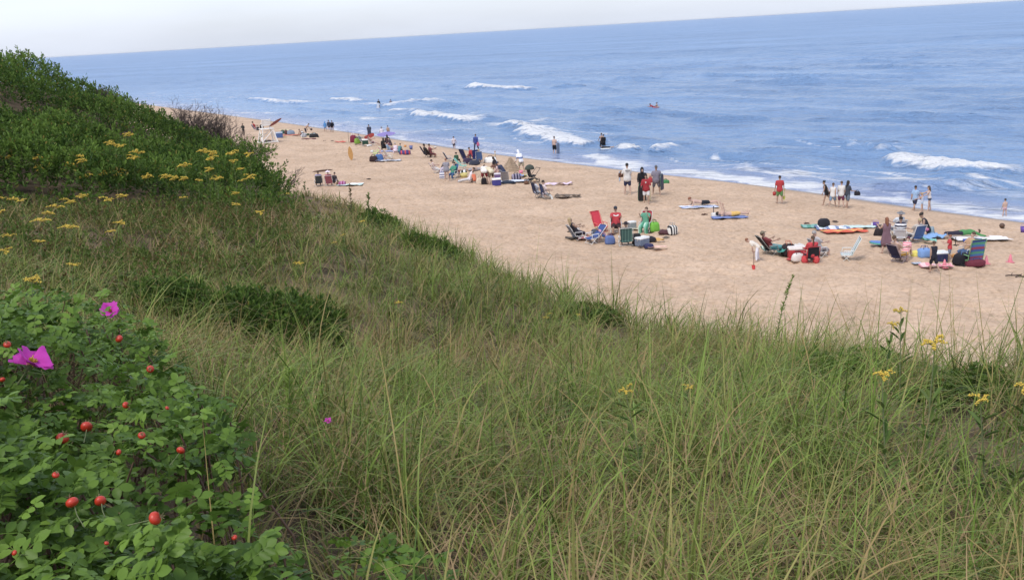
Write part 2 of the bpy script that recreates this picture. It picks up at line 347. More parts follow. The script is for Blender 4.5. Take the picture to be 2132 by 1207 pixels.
def build_sea():
    r = np.concatenate([[20, 30, 38], np.geomspace(44, 430, 400), np.geomspace(450, 36000, 78)])
    th = np.radians(np.linspace(-56, 54, 420))
    Rr, Th = np.meshgrid(r, th, indexing='ij'); X = Rr * np.sin(Th); Y = Rr * np.cos(Th)
    U = X * AX[0] + Y * AX[1]; V = X * NX[0] + Y * NX[1]; D = V - shore_v(U)      # metres offshore
    amp = sstep(2, 45, D) * (1 - sstep(350, 1500, Rr))
    Z = np.zeros_like(X)
    r2 = np.random.default_rng(11)
    for k in range(16):
        lam = r2.uniform(3.5, 20); a = .012 * lam ** .9; ang = r2.normal(0, .33)
        kx = 2 * math.pi / lam; dx = math.cos(ang); du = math.sin(ang)
        ph = kx * (dx * V + du * U) + r2.uniform(0, 6.28) + 1.6 * perlin(U / (lam * 2.2) + k, V / (lam * 2.2))
        env = .55 + .9 * perlin(U / (lam * 3) + 3 * k, V / (lam * 3) - k)
        Z += a * env * (1 - 2 * np.abs(np.sin(ph / 2)))
    Z *= amp
    Z += .17 * sstep(0, 14, D) * fbm(U * .18, V * .6, 4) * (1 - sstep(260, 430, Rr))
    foam = np.zeros_like(X) - .25
    for pts, h, wd, st in BREAKERS:
        W = [at_z(*p)[:2] for p in pts]; W2 = np.array(W)
        c0 = W2.mean(0); rad_ = np.abs(W2 - c0).max() + 25
        k = (np.abs(X - c0[0]) < rad_) & (np.abs(Y - c0[1]) < rad_)
        x, y = X[k], Y[k]
        d, t, T = polydist(x, y, W); d = d + 1.3 * perlin(x * .3, y * .3) + .7 * perlin(x * 1.0, y * 1.0)
        fade = sstep(-.02, .12, t) * sstep(-.02, .2, 1 - t); fade = np.where((np.abs(t - .5) >= .5), fade * .0, fade)
        hh = 1.35 * h * fade * np.where(d < 1.2, sstep(-.7, 1.2, d), np.exp(-np.maximum(d - 1.2, 0) / (wd * .45)))
        Z[k] += hh
        thick = wd * (.75 + .6 * perlin(x * .15 + 5, y * .15))
        f = st * fade ** .5 * sstep(-.15, .5, d) * (1 - sstep(thick * .25, thick * 1.5, d)) + .25 * st * fade * sstep(-.2, .2, d) * np.exp(-np.maximum(d, 0) / (wd * 1.6)) - .25
        foam[k] = np.maximum(foam[k], f)
    for pts, h in SWELLS:
        W = [at_z(*p)[:2] for p in pts]; d, t, T = polydist(X, Y, W); d = d + 1.0 * perlin(X * .15, Y * .15)
        fade = sstep(0, .3, t) * sstep(0, .3, 1 - t)
        Z += 1.35 * h * fade * np.where(d < .8, sstep(-.8, .8, d), np.exp(-np.maximum(d - .8, 0) / 2.5))
    for q in range(70):                    # short steep chop crests scattered offshore
        u0 = r2.uniform(-5, 190); d0 = r2.uniform(9, 38) if q < 30 else r2.uniform(38, 150); v0 = shore_v(u0) + d0; L = r2.uniform(4, 13) * (1 + d0 / 120); tl = r2.normal(0, .18)
        P0 = AX * (u0 - L) + NX * (v0 + tl * L); P1 = AX * (u0 + L) + NX * (v0 - tl * L)
        k = (np.abs(X - (P0[0] + P1[0]) / 2) < L + 8) & (np.abs(Y - (P0[1] + P1[1]) / 2) < L + 8)
        if not k.any(): continue
        d, t, T = polydist(X[k], Y[k], [P0, (P0 + P1) / 2 + NX * r2.normal(0, .6), P1]); d = d + 1.1 * perlin(X[k] * .22, Y[k] * .22)
        Z[k] += r2.uniform(.25, .5) * sstep(0, .35, t) * sstep(0, .35, 1 - t) * np.where(d < .6, sstep(-.7, .6, d), np.exp(-np.maximum(d - .6, 0) / 2.2))
    # lace of foam drifting in the surf zone and at the lip of the swash
    lace = perlin(U * .10, V * .22) + .5 * perlin(U * .3, V * .6)
    foam = np.maximum(foam, (1 - sstep(8, 45, D)) * sstep(-.15, .55, lace) * .52 - .12)
    for a_, b_, o_, lim in ((.045, .20, 0, 42), (.08, .33, 31, 26)):
        rdg = perlin(U * a_ + o_, V * b_ + .8 * perlin(U * .15 + o_, V * .1)); foam = np.maximum(foam, np.exp(-(rdg / .09) ** 2) * (1 - sstep(lim * .4, lim, D)) * sstep(-.05, .35, perlin(U * .06 + 9, V * .09 + o_)) * .85 - .12)
    lip = np.abs(D - .6 - .9 * perlin(U * .2, U * 0)); foam = np.maximum(foam, .7 * np.exp(-(lip / .8) ** 2) - .1)
    Z = Z + .03
    Z = np.where(D < 4, np.minimum(Z, .02 + .05 * np.maximum(D, -2)), Z)
    me = mesh_np('sea', np.stack([X, Y, Z], -1).reshape(-1, 3), grid_faces(*X.shape), {'foam': np.clip(foam, -.25, 1.2).ravel(), 'shallow': (1 - sstep(0, 9, D)).ravel(), 'distant': sstep(90, 520, Rr).ravel()}, mat=sea_material())
    tag(link('sea', me), kind='structure', label='blue ocean with low rollers and white breakers')
build_sea()

# ------------------------------------------------------------------ dune
def build_dune():
    xs = np.concatenate([np.arange(-75, -14, .8), np.arange(-14, 16, .3)]); ys = np.concatenate([np.arange(-10, 0, .8), np.arange(0, 26, .3), np.arange(26, 95, .6)])
    X, Y = np.meshgrid(xs, ys, indexing='ij')
    Z = np.maximum(dune_z(X, Y), -1.0)
    tag(link('dune', mesh_np('dune', np.stack([X, Y, Z], -1).reshape(-1, 3), grid_faces(*X.shape), mat=soil_material())), kind='structure', label='sandy dune slope under the grass')
build_dune()

# ------------------------------------------------------------------ plants of the dune
def poly_world(pts, h=0.0):
    return np.array([on_dune(px, py, h)[:2] for px, py in pts])
def inside(x, y, poly):
    r = np.zeros(x.shape, bool); n = len(poly); j = n - 1
    for i in range(n):
        xi, yi = poly[i]; xj, yj = poly[j]
        with np.errstate(divide='ignore', invalid='ignore'):
            c = ((yi > y) != (yj > y)) & (x < (xj - xi) * (y - yi) / (yj - yi + 1e-12) + xi)
        r ^= c; j = i
    return r
# outlines on the ground (world x, y)
THICKET = np.array([[-60, 18.5], [-12, 19.2], [-8, 20.5], [-6.2, 22.5], [-6.1, 26], [-6.9, 30], [-8.0, 34], [-9.8, 40], [-11.8, 45], [-14.5, 50], [-20, 60], [-40, 62], [-75, 50]])
ROSES = np.array([[-5.5, -.5], [-.45, -.5], [-.45, 1.3], [-.68, 2.3], [-1.0, 3.0], [-1.3, 3.9], [-1.7, 5.0], [-2.9, 6.4], [-4.6, 7.4], [-7, 7.5], [-7, 3]])
def in_view(x, y, m=.12):
    return (y > .8) & (np.abs(x) < (y * (.52 + m) + .6))

def ribbons(root, az, L, th0, th1, wid, segs, twist=None):
    """arching blades: root (n,3), azimuth of lean, length, start/end angle from upright -> verts (n,segs+1,2,3)"""
    n = len(L); t = (np.arange(segs) + .5) / segs
    th = th0[:, None] + (th1 - th0)[:, None] * t[None, :] ** 1.3
    step = (L / segs)[:, None]
    hx = np.concatenate([np.zeros((n, 1)), np.cumsum(np.sin(th) * step, 1)], 1); hz = np.concatenate([np.zeros((n, 1)), np.cumsum(np.cos(th) * step, 1)], 1)
    cx, sx = np.cos(az), np.sin(az)
    P = np.stack([root[:, 0:1] + cx[:, None] * hx, root[:, 1:2] + sx[:, None] * hx, root[:, 2:3] + hz], -1)
    ta = np.linspace(0, 1, segs + 1); prof = np.minimum(1, .55 + ta * 2) * (1 - ta ** 2.2) + .04
    tw = az + math.pi / 2 if twist is None else twist
    side = np.stack([np.cos(tw), np.sin(tw), np.zeros(n)], -1)
    off = side[:, None, :] * (wid[:, None] * .5 * prof[None, :])[..., None]
    return np.stack([P - off, P + off], 2)
def ribbon_mesh(name, Vs, attrs, mat):
    allv = []; allf = []; at = {k: [] for k in attrs[0]}; base = 0
    for V, a in zip(Vs, attrs):
        n, s1 = V.shape[:2]; allv.append(V.reshape(-1, 3))
        i = np.arange(n)[:, None] * (s1 * 2) + np.arange(s1 - 1)[None, :] * 2
        i = i.ravel() + base; allf.append(np.stack([i, i + 1, i + 3, i + 2], 1)); base += n * s1 * 2
        for k in at: at[k].append(np.repeat(a[k], s1 * 2))
    return mesh_np(name, np.concatenate(allv), np.concatenate(allf), {k: np.concatenate(v) for k, v in at.items()}, smooth=True, mat=mat)

GRASS = leaf_material('beach_grass', (.045, .090, .011), (.235, .335, .07), (.35, .255, .11), .3, .45)
THATCH = leaf_material('dead_grass', (.11, .075, .04), (.29, .205, .11), (.36, .265, .14), .15, .8)

def grass_bands():
    Vg, Ag, Vd, Ad = [], [], [], []
    r = np.random.default_rng(21)
    # y range, tufts per m2, blades per tuft, segments, blade width
    for y0, y1, dens, per, segs, wd in ((1.9, 5, 28, 27, 7, .0078), (5, 9, 25, 24, 6, .0084), (9, 14, 18, 20, 5, .0098), (14, 21, 13, 17, 5, .0118), (21, 32, 7.5, 14, 4, .016), (32, 50, 5, 11, 4, .022)):
        hw = .66 * y1 + .8; area = 2 * hw * (y1 - y0); n = int(area * dens)
        x = r.uniform(-hw, hw, n); y = r.uniform(y0, y1, n)
        e = edge_d(x, y); jit = perlin(x * .8, y * .8) * .8
        rosy = inside(x + .12 * r.normal(size=n), y, ROSES)
        k = in_view(x, y) & (e < .9 + .6 * jit) & ~inside(x + jit, y + jit, THICKET) & (~rosy | (r.random(n) < .34))
        x, y = x[k], y[k]; n = len(x)
        pat = fbm(x * .22 + 2, y * .22, 3); pat2 = fbm(x * .5, y * .5 + 8, 2)
        keep = r.random(n) < np.clip(.85 + 1.25 * pat2, .22, 1); x, y, pat = x[keep], y[keep], pat[keep]; n = len(x)
        meadow = sstep(-2.5, -5.5, x) * sstep(9, 13, y)                # low brownish sward left of the bare patch
        size = np.clip(.80 + .2 * r.normal(size=n) + .42 * pat, .4, 1.3) * (1 - .45 * meadow)
        cnt = np.clip(r.normal(per, per * .3, n), 5, None).astype(int)
        idx = np.repeat(np.arange(n), cnt); m = len(idx)
        tuft_t = r.normal(0, .2, n)[idx]; tuft_d = np.where(r.random(n) < .16, r.uniform(.25, .6, n), 0)[idx]; tuft_a = r.uniform(0, 6.283, n)[idx]
        rr = np.abs(r.normal(0, .06, m)) + .01; ra = r.uniform(0, 6.283, m)
        bx = x[idx] + rr * np.cos(ra); by = y[idx] + rr * np.sin(ra); bz = dune_z(bx, by) - .02
        wind = .35 + .25 * perlin(x * .3, y * .3)[idx]               # leaning a little to the right
        vx = np.cos(ra) + wind * 1.0 + .6 * np.cos(tuft_a); vy = np.sin(ra) - .25 + .6 * np.sin(tuft_a)
        az = np.arctan2(vy, vx) + r.normal(0, .35, m)
        tall = sstep(-1.6, -.3, edge_d(x, y))[idx]; L = size[idx] * r.uniform(.4, 1.25, m) * .86 * (1 + .22 * tall * (r.random(m) < .5))
        th0 = np.abs(r.normal(.16, .22, m)); th1 = np.clip(r.normal(2.1, .6, m), .2, 3.0)
        up = r.random(m) < .085; th1 = np.where(up, r.uniform(.1, .6, m), th1)
        dry = np.clip(r.normal(.08, .15, m) + .55 * sstep(-.05, -.3, pat[idx]) * r.random(m), 0, 1)
        straw = r.random(m) < (.05 + .27 * np.clip(-pat[idx] * 2, 0, 1) + .12 * meadow[idx]); dry = np.where(straw, r.uniform(.7, 1, m), dry)
        tint = np.clip(r.normal(.44, .26, m) + .5 * pat2[keep][idx] + tuft_t, 0, 1); dry = np.clip(dry + tuft_d * r.random(m) * 1.3, 0, 1)
        V = ribbons(np.stack([bx, by, bz], -1), az, L, th0, th1, wd * r.uniform(.45, 1.35, m), segs, az + math.pi / 2 + r.normal(0, .5, m))
        Vg.append(V); Ag.append({'tint': tint, 'dry': dry})
        # fallen dead blades between the tufts
        nd = int(m * .37); j = r.integers(0, n, nd)
        dx = x[j] + r.normal(0, .22, nd); dy = y[j] + r.normal(0, .22, nd); dzv = dune_z(dx, dy) + r.uniform(0, .14, nd)
        a2 = r.uniform(0, 6.283, nd); t0 = r.uniform(.5, 1.35, nd)
        V = ribbons(np.stack([dx, dy, dzv], -1), a2, r.uniform(.2, .6, nd), t0, t0 + r.uniform(.1, .8, nd), wd * r.uniform(.55, 1.1, nd), 3)
        Vd.append(V); Ad.append({'tint': r.random(nd), 'dry': r.uniform(0, .7, nd)})
    tag(link('beach_grass', ribbon_mesh('beach_grass', Vg, Ag, GRASS)), 'arching green beach grass covering the dune', 'grass', kind='stuff')
    tag(link('dead_grass', ribbon_mesh('dead_grass', Vd, Ad, THATCH)), 'brown dead grass lying between the green tufts', 'grass', kind='stuff')
grass_bands()

# ---- leaves: small folded blades, many at once
def leaf_cloud(pos, nrm, axis, length, width, fold=.35):
    """pos (n,3) leaf base, axis = direction of the midrib, nrm = leaf upper side -> verts (n,6,3); two quads each"""
    ax = axis / np.linalg.norm(axis, axis=1)[:, None]
    sd_ = np.cross(ax, nrm); sd_ /= np.linalg.norm(sd_, axis=1)[:, None] + 1e-9; up = np.cross(sd_, ax)
    L = length[:, None]; w = width[:, None]
    m0 = pos; m1 = pos + ax * L
    a = pos + ax * L * .30 + sd_ * w * .42 + up * w * fold; b = pos + ax * L * .72 + sd_ * w * .45 + up * w * fold
    c = pos + ax * L * .30 - sd_ * w * .42 + up * w * fold; d = pos + ax * L * .72 - sd_ * w * .45 + up * w * fold
    return np.stack([m0, a, b, m1, d, c], 1)
def leaf_mesh(name, V, attrs, mat):
    n = len(V); i = np.arange(n)[:, None] * 6
    F = np.concatenate([i + np.array([[0, 1, 2, 3]]), i + np.array([[0, 3, 4, 5]])])
    return mesh_np(name, V.reshape(-1, 3), F, {k: np.repeat(v, 6) for k, v in attrs.items()}, smooth=False, mat=mat)
SHRUB = leaf_material('bayberry_leaf', (.032, .070, .014), (.16, .25, .048), (.24, .18, .05), .3, .45)

def sprigs(r, base, upv, n_leaf, leaf_l, spread, tint_s, rows=1.0):
    """rosettes of leaves round upright twig ends; base (n,3), upv (n,3)"""
    n = len(base); k = n_leaf; idx = np.repeat(np.arange(n), k); m = n * k
    a = r.uniform(0, 6.283, m); t = r.random(m)
    up = upv[idx]; ref = np.tile([[.31, .87, .2]], (m, 1)); s1 = np.cross(up, ref); s1 /= np.linalg.norm(s1, axis=1)[:, None]; s2 = np.cross(up, s1)
    out = s1 * np.cos(a)[:, None] + s2 * np.sin(a)[:, None]
    pos = base[idx] - up * (t * spread * 1.6)[:, None] + out * (.1 * spread)
    ax = out * (.35 + .75 * t)[:, None] + up * (1.0 - .75 * t)[:, None]
    V = leaf_cloud(pos, up + .2 * r.normal(size=(m, 3)), ax, leaf_l * r.uniform(.7, 1.3, m), leaf_l * .42 * r.uniform(.8, 1.2, m))
    tint = np.clip(tint_s[idx] + .25 * (1 - t) + r.normal(0, .12, m) - .1, 0, 1); dry = np.where(r.random(m) < .035, r.uniform(.4, 1, m), 0)
    return V, tint, dry

def build_thicket():
    r = np.random.default_rng(5)
    x0, y0 = THICKET.min(0); x1, y1 = -5.6, 62.
    # rounded crowns crowding each other: one height field of domes
    nc = 900; cx = r.uniform(-40, x1, nc); cy = r.uniform(18, y1, nc); cr = r.uniform(.6, 1.5, nc); ch = cr * r.uniform(.5, .95, nc)
    k = inside(cx, cy, THICKET); cx, cy, cr, ch = cx[k], cy[k], cr[k], ch[k]
    def crown(x, y):
        h = np.full(x.shape, .22); o = .42 * fbm(x * .35, y * .35, 3)
        for i in range(len(cx)):
            d2 = ((x - cx[i]) ** 2 + (y - cy[i]) ** 2) / cr[i] ** 2
            h = np.maximum(h, np.where(d2 < 1, .15 + ch[i] * np.sqrt(np.maximum(1 - d2, 0)), 0))
        return np.maximum(h + o + .12, .3 + .25 * np.abs(perlin(x * 2, y * 2)))
    n = 60000; y = 18 + 34 * r.random(n); x = x1 + (-.60 * y - 1.5 - x1) * r.random(n)
    k = inside(x + .5 * r.normal(size=n), y + .5 * r.normal(size=n), THICKET) & (x > -.62 * y - 1.5)
    x, y = x[k], y[k]; zt = dune_z(x, y) + 1.3; see = np.ones(len(x), bool)      # leave out what the crest hides
    for f in np.linspace(.5, .97, 14): see &= EYE[2] + (zt - EYE[2]) * f > dune_z(x * f, y * f)
    x, y = x[see][:17000], y[see][:17000]; n = len(x); pass
    h = crown(x, y); e = .08; gx = (crown(x + e, y) - h) / e; gy = (crown(x, y + e) - h) / e
    z = dune_z(x, y) + h
    up = np.stack([-np.clip(gx, -1.2, 1.2) * .7, -np.clip(gy, -1.2, 1.2) * .7, np.ones(n)], -1) + r.normal(0, .22, (n, 3)); up /= np.linalg.norm(up, axis=1)[:, None]
    base = np.stack([x, y, z], -1) + up * r.normal(0, .10, n)[:, None]
    patch = fbm(x * .4, y * .4, 2)
    V1, t1, d1 = sprigs(r, base, up, 7, .092, .11, np.clip(.42 + .7 * patch + r.normal(0, .22, n), 0, 1))
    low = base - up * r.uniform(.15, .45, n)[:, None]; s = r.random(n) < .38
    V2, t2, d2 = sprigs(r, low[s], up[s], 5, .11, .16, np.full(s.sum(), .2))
    me = leaf_mesh('shrub_thicket', np.concatenate([V1, V2]), {'tint': np.concatenate([t1, t2]), 'dry': np.concatenate([d1, d2])}, SHRUB)
    tag(link('shrub_thicket', me), 'dense dark green shrub thicket covering the hill at the left', 'shrubs', kind='stuff')
build_thicket()

def build_meadow():
    r = np.random.default_rng(8); n = 30000; y = 9.5 + 14 * r.random(n); x = -3.2 - (y * .62 - 2.2) * r.random(n)
    k = ~inside(x, y, THICKET) & ~inside(x, y, ROSES) & (r.random(n) < np.clip(.55 + 1.3 * fbm(x * .4 + 3, y * .4, 2), 0, 1) * sstep(-3.2, -5.2, x + .5 * perlin(x, y))); x, y = x[k][:6000], y[k][:6000]; n = len(x)
    h = r.uniform(.08, .42, n); up = np.stack([r.normal(0, .25, n), r.normal(0, .25, n), np.ones(n)], -1); up /= np.linalg.norm(up, axis=1)[:, None]
    V, ti, dr = sprigs(r, np.stack([x, y, dune_z(x, y) + h], -1), up, 7, .055, .10, np.clip(r.normal(.35, .2, n), 0, 1))
    red = np.repeat(r.random(n) < .22, 7); dr = np.where(red, r.uniform(.4, 1, len(dr)), dr)
    mat = leaf_material('meadow_leaf', (.045, .085, .016), (.15, .20, .045), (.15, .085, .04), .28, .5)
    tag(link('meadow_herbs', leaf_mesh('meadow_herbs', V, {'tint': ti, 'dry': dr}, mat)), 'low green and reddish herbs of the meadow below the shrub hill', 'herbs', kind='stuff')
build_meadow()

# ---- branches: tapered square-ish tubes joined in one mesh
def tubes(segs, sides=5):
    """segs: list of (p0, p1, r0, r1) -> V, F"""
    P0 = np.array([s[0] for s in segs], float); P1 = np.array([s[1] for s in segs], float); r0 = np.array([s[2] for s in segs]); r1 = np.array([s[3] for s in segs])
    d = P1 - P0; d /= np.linalg.norm(d, axis=1)[:, None] + 1e-9
    ref = np.where(np.abs(d[:, 2:3]) > .9, np.array([[1., 0, 0]]), np.array([[0, 0, 1.]])); a = np.cross(d, ref); a /= np.linalg.norm(a, axis=1)[:, None]; b = np.cross(d, a)
    th = np.arange(sides) * 2 * math.pi / sides
    ring = a[:, None, :] * np.cos(th)[None, :, None] + b[:, None, :] * np.sin(th)[None, :, None]
    V = np.stack([P0[:, None] + ring * r0[:, None, None], P1[:, None] + ring * r1[:, None, None]], 1)      # n,2,sides,3
    i = np.arange(len(segs))[:, None] * 2 * sides; s = np.arange(sides)[None, :]; s2 = (s + 1) % sides
    F = np.stack([i + s, i + s2, i + sides + s2, i + sides + s], -1).reshape(-1, 4)
    return V.reshape(-1, 3), F
BARK = cloth((.10, .072, .062), .9, .35); DARKBARK = cloth((.085, .06, .045), .9, .3); STEM = cloth((.16, .19, .07), .7, .25); REDSTEM = cloth((.14, .075, .045), .7, .3)

def branchy(r, n_main, height, spread, depth=3, r0=.019):
    segs = []
    def grow(p, d, L, rad_, lv):
        k = 3
        for i in range(k):
            d = d + r.normal(0, .16, 3); d[2] += .07; d /= np.linalg.norm(d); q = p + d * L / k
            segs.append((p, q, rad_ * (1 - .25 * i / k), rad_ * (1 - .25 * (i + 1) / k))); p = q
            if lv < depth and (i > 0 or lv == 0):
                for _ in range(2):
                    dd = d + r.normal(0, .55, 3); dd[2] = abs(dd[2]) * .8 + .1; dd /= np.linalg.norm(dd); grow(p, dd, L * r.uniform(.45, .7), rad_ * .6, lv + 1)
    for i in range(n_main):
        a = r.uniform(0, 6.283); s = r.uniform(.1, 1) * spread
        d = np.array([math.cos(a) * s, math.sin(a) * s, 1.0]); d /= np.linalg.norm(d)
        grow(np.array([math.cos(a) * .1, math.sin(a) * .1, -.05]), d, height * r.uniform(.55, .8), r0, 0)
    return segs
def bare_shrub(loc, h, spread, seed, label, n_main=7):
    r = np.random.default_rng(seed); V, F = tubes(branchy(r, n_main, h, spread), 4)
    t = empty('bare_shrub', loc); link('branches', mesh_np('branches', V, F, smooth=True, mat=BARK), t)
    tag(t, label, 'shrub')
def pix(px, py, y): return at_y(px, py, y)
for px, py, d, h, sp, sd_, lab in ((400, 290, 42, 1.5, .8, 1, 'leafless grey shrub furthest up the hill against the sea'), (455, 318, 42, 1.6, .9, 2, 'leafless twiggy grey shrub, fullest of the bare ones on the hill'),
                                  (508, 345, 41, 1.2, .8, 3, 'leafless grey shrub lowest on the hill beside the white lifeguard stand'), (575, 362, 38, .9, 1.0, 4, 'small bare twiggy shrub at the foot of the shrub hill above the sand')):
    p = pix(px, py, d); bare_shrub((p[0], p[1], dz(p[0], p[1])), h, sp, sd_, lab, 18 if h > 1 else 6)
p = pix(215, 190, 36); bare_shrub((p[0], p[1], dz(p[0], p[1]) + .3), 0.7, .5, 9, 'few dry twigs sticking out of the green hilltop against the sea', 4)

# ---- goldenrod
GOLD = cloth((.72, .49, 0.0), .8, .25); GREENLEAF = leaf_material('herb_leaf', (.045, .095, .02), (.13, .21, .05), (.3, .24, .08), .3, .5)
PALEGREEN = leaf_material('weed_leaf', (.10, .19, .03), (.21, .30, .06), (.3, .25, .1), .35, .5)
def goldenrod_meshes(r, h, plumes=5, size=.16, leaves=16):
    segs = [((0, 0, -.05), (.01, 0, h * .5), .005, .004), ((.01, 0, h * .5), (0, .01, h), .004, .002)]
    q = []
    for i in range(plumes):
        a = i * 6.283 / plumes + r.uniform(-.4, .4); z0 = h - r.uniform(0, .5) * size; L = size * r.uniform(.6, 1.1)
        p = np.array([0, 0, z0]); d = np.array([math.cos(a), math.sin(a), .9])
        for k in range(5):
            p2 = p + d / np.linalg.norm(d) * L / 5; segs.append((p, p2, .002, .0015)); p = p2; d[2] -= .33
            for _ in range(5): q.append(p + r.normal(0, size * .055, 3) + [0, 0, size * .06])
    q = np.array(q); n = len(q); s = size * r.uniform(.05, .10, n)
    o = np.array([[1, 0, 0], [0, 1, 0], [-1, 0, 0], [0, -1, 0], [0, 0, .8], [0, 0, -.5]])
    Vf = (q[:, None, :] + o[None] * s[:, None, None]).reshape(-1, 3)
    f = np.array([[0, 1, 4], [1, 2, 4], [2, 3, 4], [3, 0, 4], [1, 0, 5], [2, 1, 5], [3, 2, 5], [0, 3, 5]])
    Ff = (np.arange(n)[:, None, None] * 6 + f[None]).reshape(-1, 3)
    Vs, Fs = tubes(segs, 4)
    n = leaves; t = r.uniform(.15, .85, n); a = r.uniform(0, 6.283, n); pos = np.stack([np.zeros(n), np.zeros(n), t * h], -1); ax = np.stack([np.cos(a), np.sin(a), np.full(n, .7)], -1)
    Vl = leaf_cloud(pos, np.tile([[0, 0, 1.]], (n, 1)) + .01, ax, np.full(n, .11), np.full(n, .025))
    return (mesh_np('flower_plume', Vf, Ff, mat=GOLD), mesh_np('stem', Vs, Fs, mat=STEM), leaf_mesh('leaves', Vl, {'tint': r.random(n), 'dry': r.random(n) * .2}, GREENLEAF))
_r = np.random.default_rng(31)
GR = [goldenrod_meshes(_r, .75, 5 + k % 3, .11 + .02 * k) for k in range(4)]
GRS = [goldenrod_meshes(_r, .75, 5 + k % 3, .055 + .008 * k, 14) for k in range(4)]
def goldenrod(px, py, h=.75, label=None, group=None, off=0.0, kind=None, wide=1.0, far=2.5, small=False):
    """px, py: where the yellow head shows"""
    p = on_dune(px, py, h + off, far)
    d = ray(px, py); q = EYE + d * (p[1] / d[1]); off = max(.02, min(off + .6, q[2] - dz(q[0], q[1]) - h)); p = np.array([q[0], q[1], dz(q[0], q[1])]); k = random.randrange(4) if kind is None else kind
    t = empty('goldenrod', (p[0], p[1], p[2] + off), random.uniform(0, 6.28)); t.scale = (wide, wide, h / .75)
    t.rotation_euler = (random.uniform(-.12, .12), random.uniform(-.12, .12), random.uniform(0, 6.28))
    for nm, me in zip(('flower_plume', 'stem', 'leaves'), (GRS if small else GR)[k]): link(nm, me, t)
    tag(t, label, 'goldenrod', group)
for lab, spots in (('goldenrod with yellow plumes in the highest cluster, middle of the shrub hill', ((266, 281), (225, 296), (238, 301), (252, 304), (288, 316), (272, 328))),
                   ('goldenrod with yellow plumes in the leftmost cluster on the shrub hill', ((25, 325), (62, 329), (72, 329), (103, 338), (78, 356), (97, 370))),
                   ('goldenrod with yellow plumes between the leftmost and the highest cluster on the shrub hill', ((167, 325), (172, 335), (143, 344), (245, 352))),
                   ('goldenrod with yellow plumes in the cluster at the right end of the shrub hill', ((422, 314), (438, 320), (443, 328), (484, 318), (390, 342), (430, 352), (484, 336), (510, 350), (440, 330), (520, 320), (505, 375), (410, 380), (515, 368), (448, 371))),
                   ('goldenrod with yellow plumes along the foot of the shrub hill', ((212, 370), (240, 390), (223, 392), (365, 401), (382, 410), (195, 408), (350, 395), (315, 396)))):
    for px, py in spots: goldenrod(px, py, .7, lab, 'goldenrod: ' + lab.split(' plumes ')[1], off=.75, wide=1.0, far=21)
for lab, spots in (('goldenrod with yellow plumes standing in the upper left of the low meadow', ((35, 415), (40, 420), (5, 415), (8, 443), (90, 458), (101, 446), (118, 432), (135, 418), (140, 423), (172, 411))),
                   ('goldenrod with yellow plumes in the middle of the low meadow', ((218, 418), (146, 472), (236, 484), (254, 466), (255, 410))),
                   ('goldenrod with yellow plumes in the lower left of the low meadow above the roses', ((25, 492), (84, 507), (12, 531))),
                   ('goldenrod with yellow plumes at the right end of the low meadow', ((485, 405), (540, 443), (598, 404), (620, 550), (487, 428), (380, 412)))):
    for px, py in spots: goldenrod(px, py, .5, lab, 'goldenrod: ' + lab.split(' plumes ')[1], wide=.9, far=11)
goldenrod(37, 596, .7, 'goldenrod with one orange yellow head above the rose leaves at the left edge', far=5, small=True)
goldenrod(135, 556, .6, 'pale yellow green goldenrod between the meadow and the rose bushes', far=7, small=True)
goldenrod(757, 462, .7, 'goldenrod at the dune edge nearest the dark bushy weed', small=True); goldenrod(722, 490, .6, 'lower goldenrod just left below another at the dune edge', small=True)
goldenrod(703, 506, .55, 'small goldenrod furthest down of three near the dune edge', small=True); goldenrod(830, 630, .6, 'greenish budding goldenrod in the middle of the grass', small=True)
goldenrod(1947, 718, .85, 'goldenrod with a broad flat yellow head at the dune edge on the right', kind=3, small=True)
goldenrod(1858, 802, .8, 'goldenrod with a forked yellow head deep in the grass on the right', kind=1, small=True); goldenrod(1337, 811, .7, 'single goldenrod with a small yellow head in the middle of the grass', kind=0, small=True)
goldenrod(2118, 803, .8, 'bright goldenrod plume cut by the right edge of the picture', kind=2, small=True); goldenrod(2087, 826, .75, 'smaller pale goldenrod just left of the one at the right edge', kind=0, small=True)
goldenrod(1885, 655, .9, 'thin pale goldenrod bending over the sand at the dune edge', kind=0, small=True); goldenrod(1835, 675, .8, 'thin green budding goldenrod at the dune edge', kind=1, small=True)
for px, py in ((1135, 663), (1148, 655), (1196, 655)): goldenrod(px, py, .45, 'tiny yellow goldenrod heads low in the grass near the dune edge', 'tiny goldenrod near the edge', kind=0, small=True)
goldenrod(1425, 810, .5, 'tiny yellow flower head low in the grass right of the middle', kind=0, small=True)

# ---- leafy weeds with narrow leaves up a stem
def spike_weed(px, py, h, lean, n, leaf_l, mat, label, seed, stem=None, wid=.18, name='leafy_weed'):
    r = np.random.default_rng(seed); p = on_dune(px, py); t = empty(name, p)
    top = np.array([lean, 0, h]); f = lambda s: np.array([lean * s ** 2, 0, h * s])
    segs = [(f(i / 6), f((i + 1) / 6), .007 * (1 - i / 7), .007 * (1 - (i + 1) / 7)) for i in range(6)]
    V, F = tubes(segs, 5); link('stem', mesh_np('stem', V, F, mat=stem or STEM), t)
    s = r.uniform(.12, 1, n); a = np.arange(n) * 2.4; pos = np.stack([lean * s ** 2, 0 * s, h * s], -1); ax = np.stack([np.cos(a), np.sin(a), .25 + .9 * s], -1)
    Vl = leaf_cloud(pos, np.tile([[0., 0, 1]], (n, 1)) + .02 * r.normal(size=(n, 3)), ax, leaf_l * r.uniform(.7, 1.2, n) * (1.15 - .5 * s), leaf_l * wid * np.ones(n))
    link('leaves', leaf_mesh('leaves', Vl, {'tint': np.clip(.2 + .7 * s + r.normal(0, .1, n), 0, 1), 'dry': r.random(n) * .1}, mat), t)
    tag(t, label, 'weed')
spike_weed(1612, 764, 1.15, .22, 190, .065, PALEGREEN, 'tall leaning leafy green spike standing above the grass against the sand', 41)
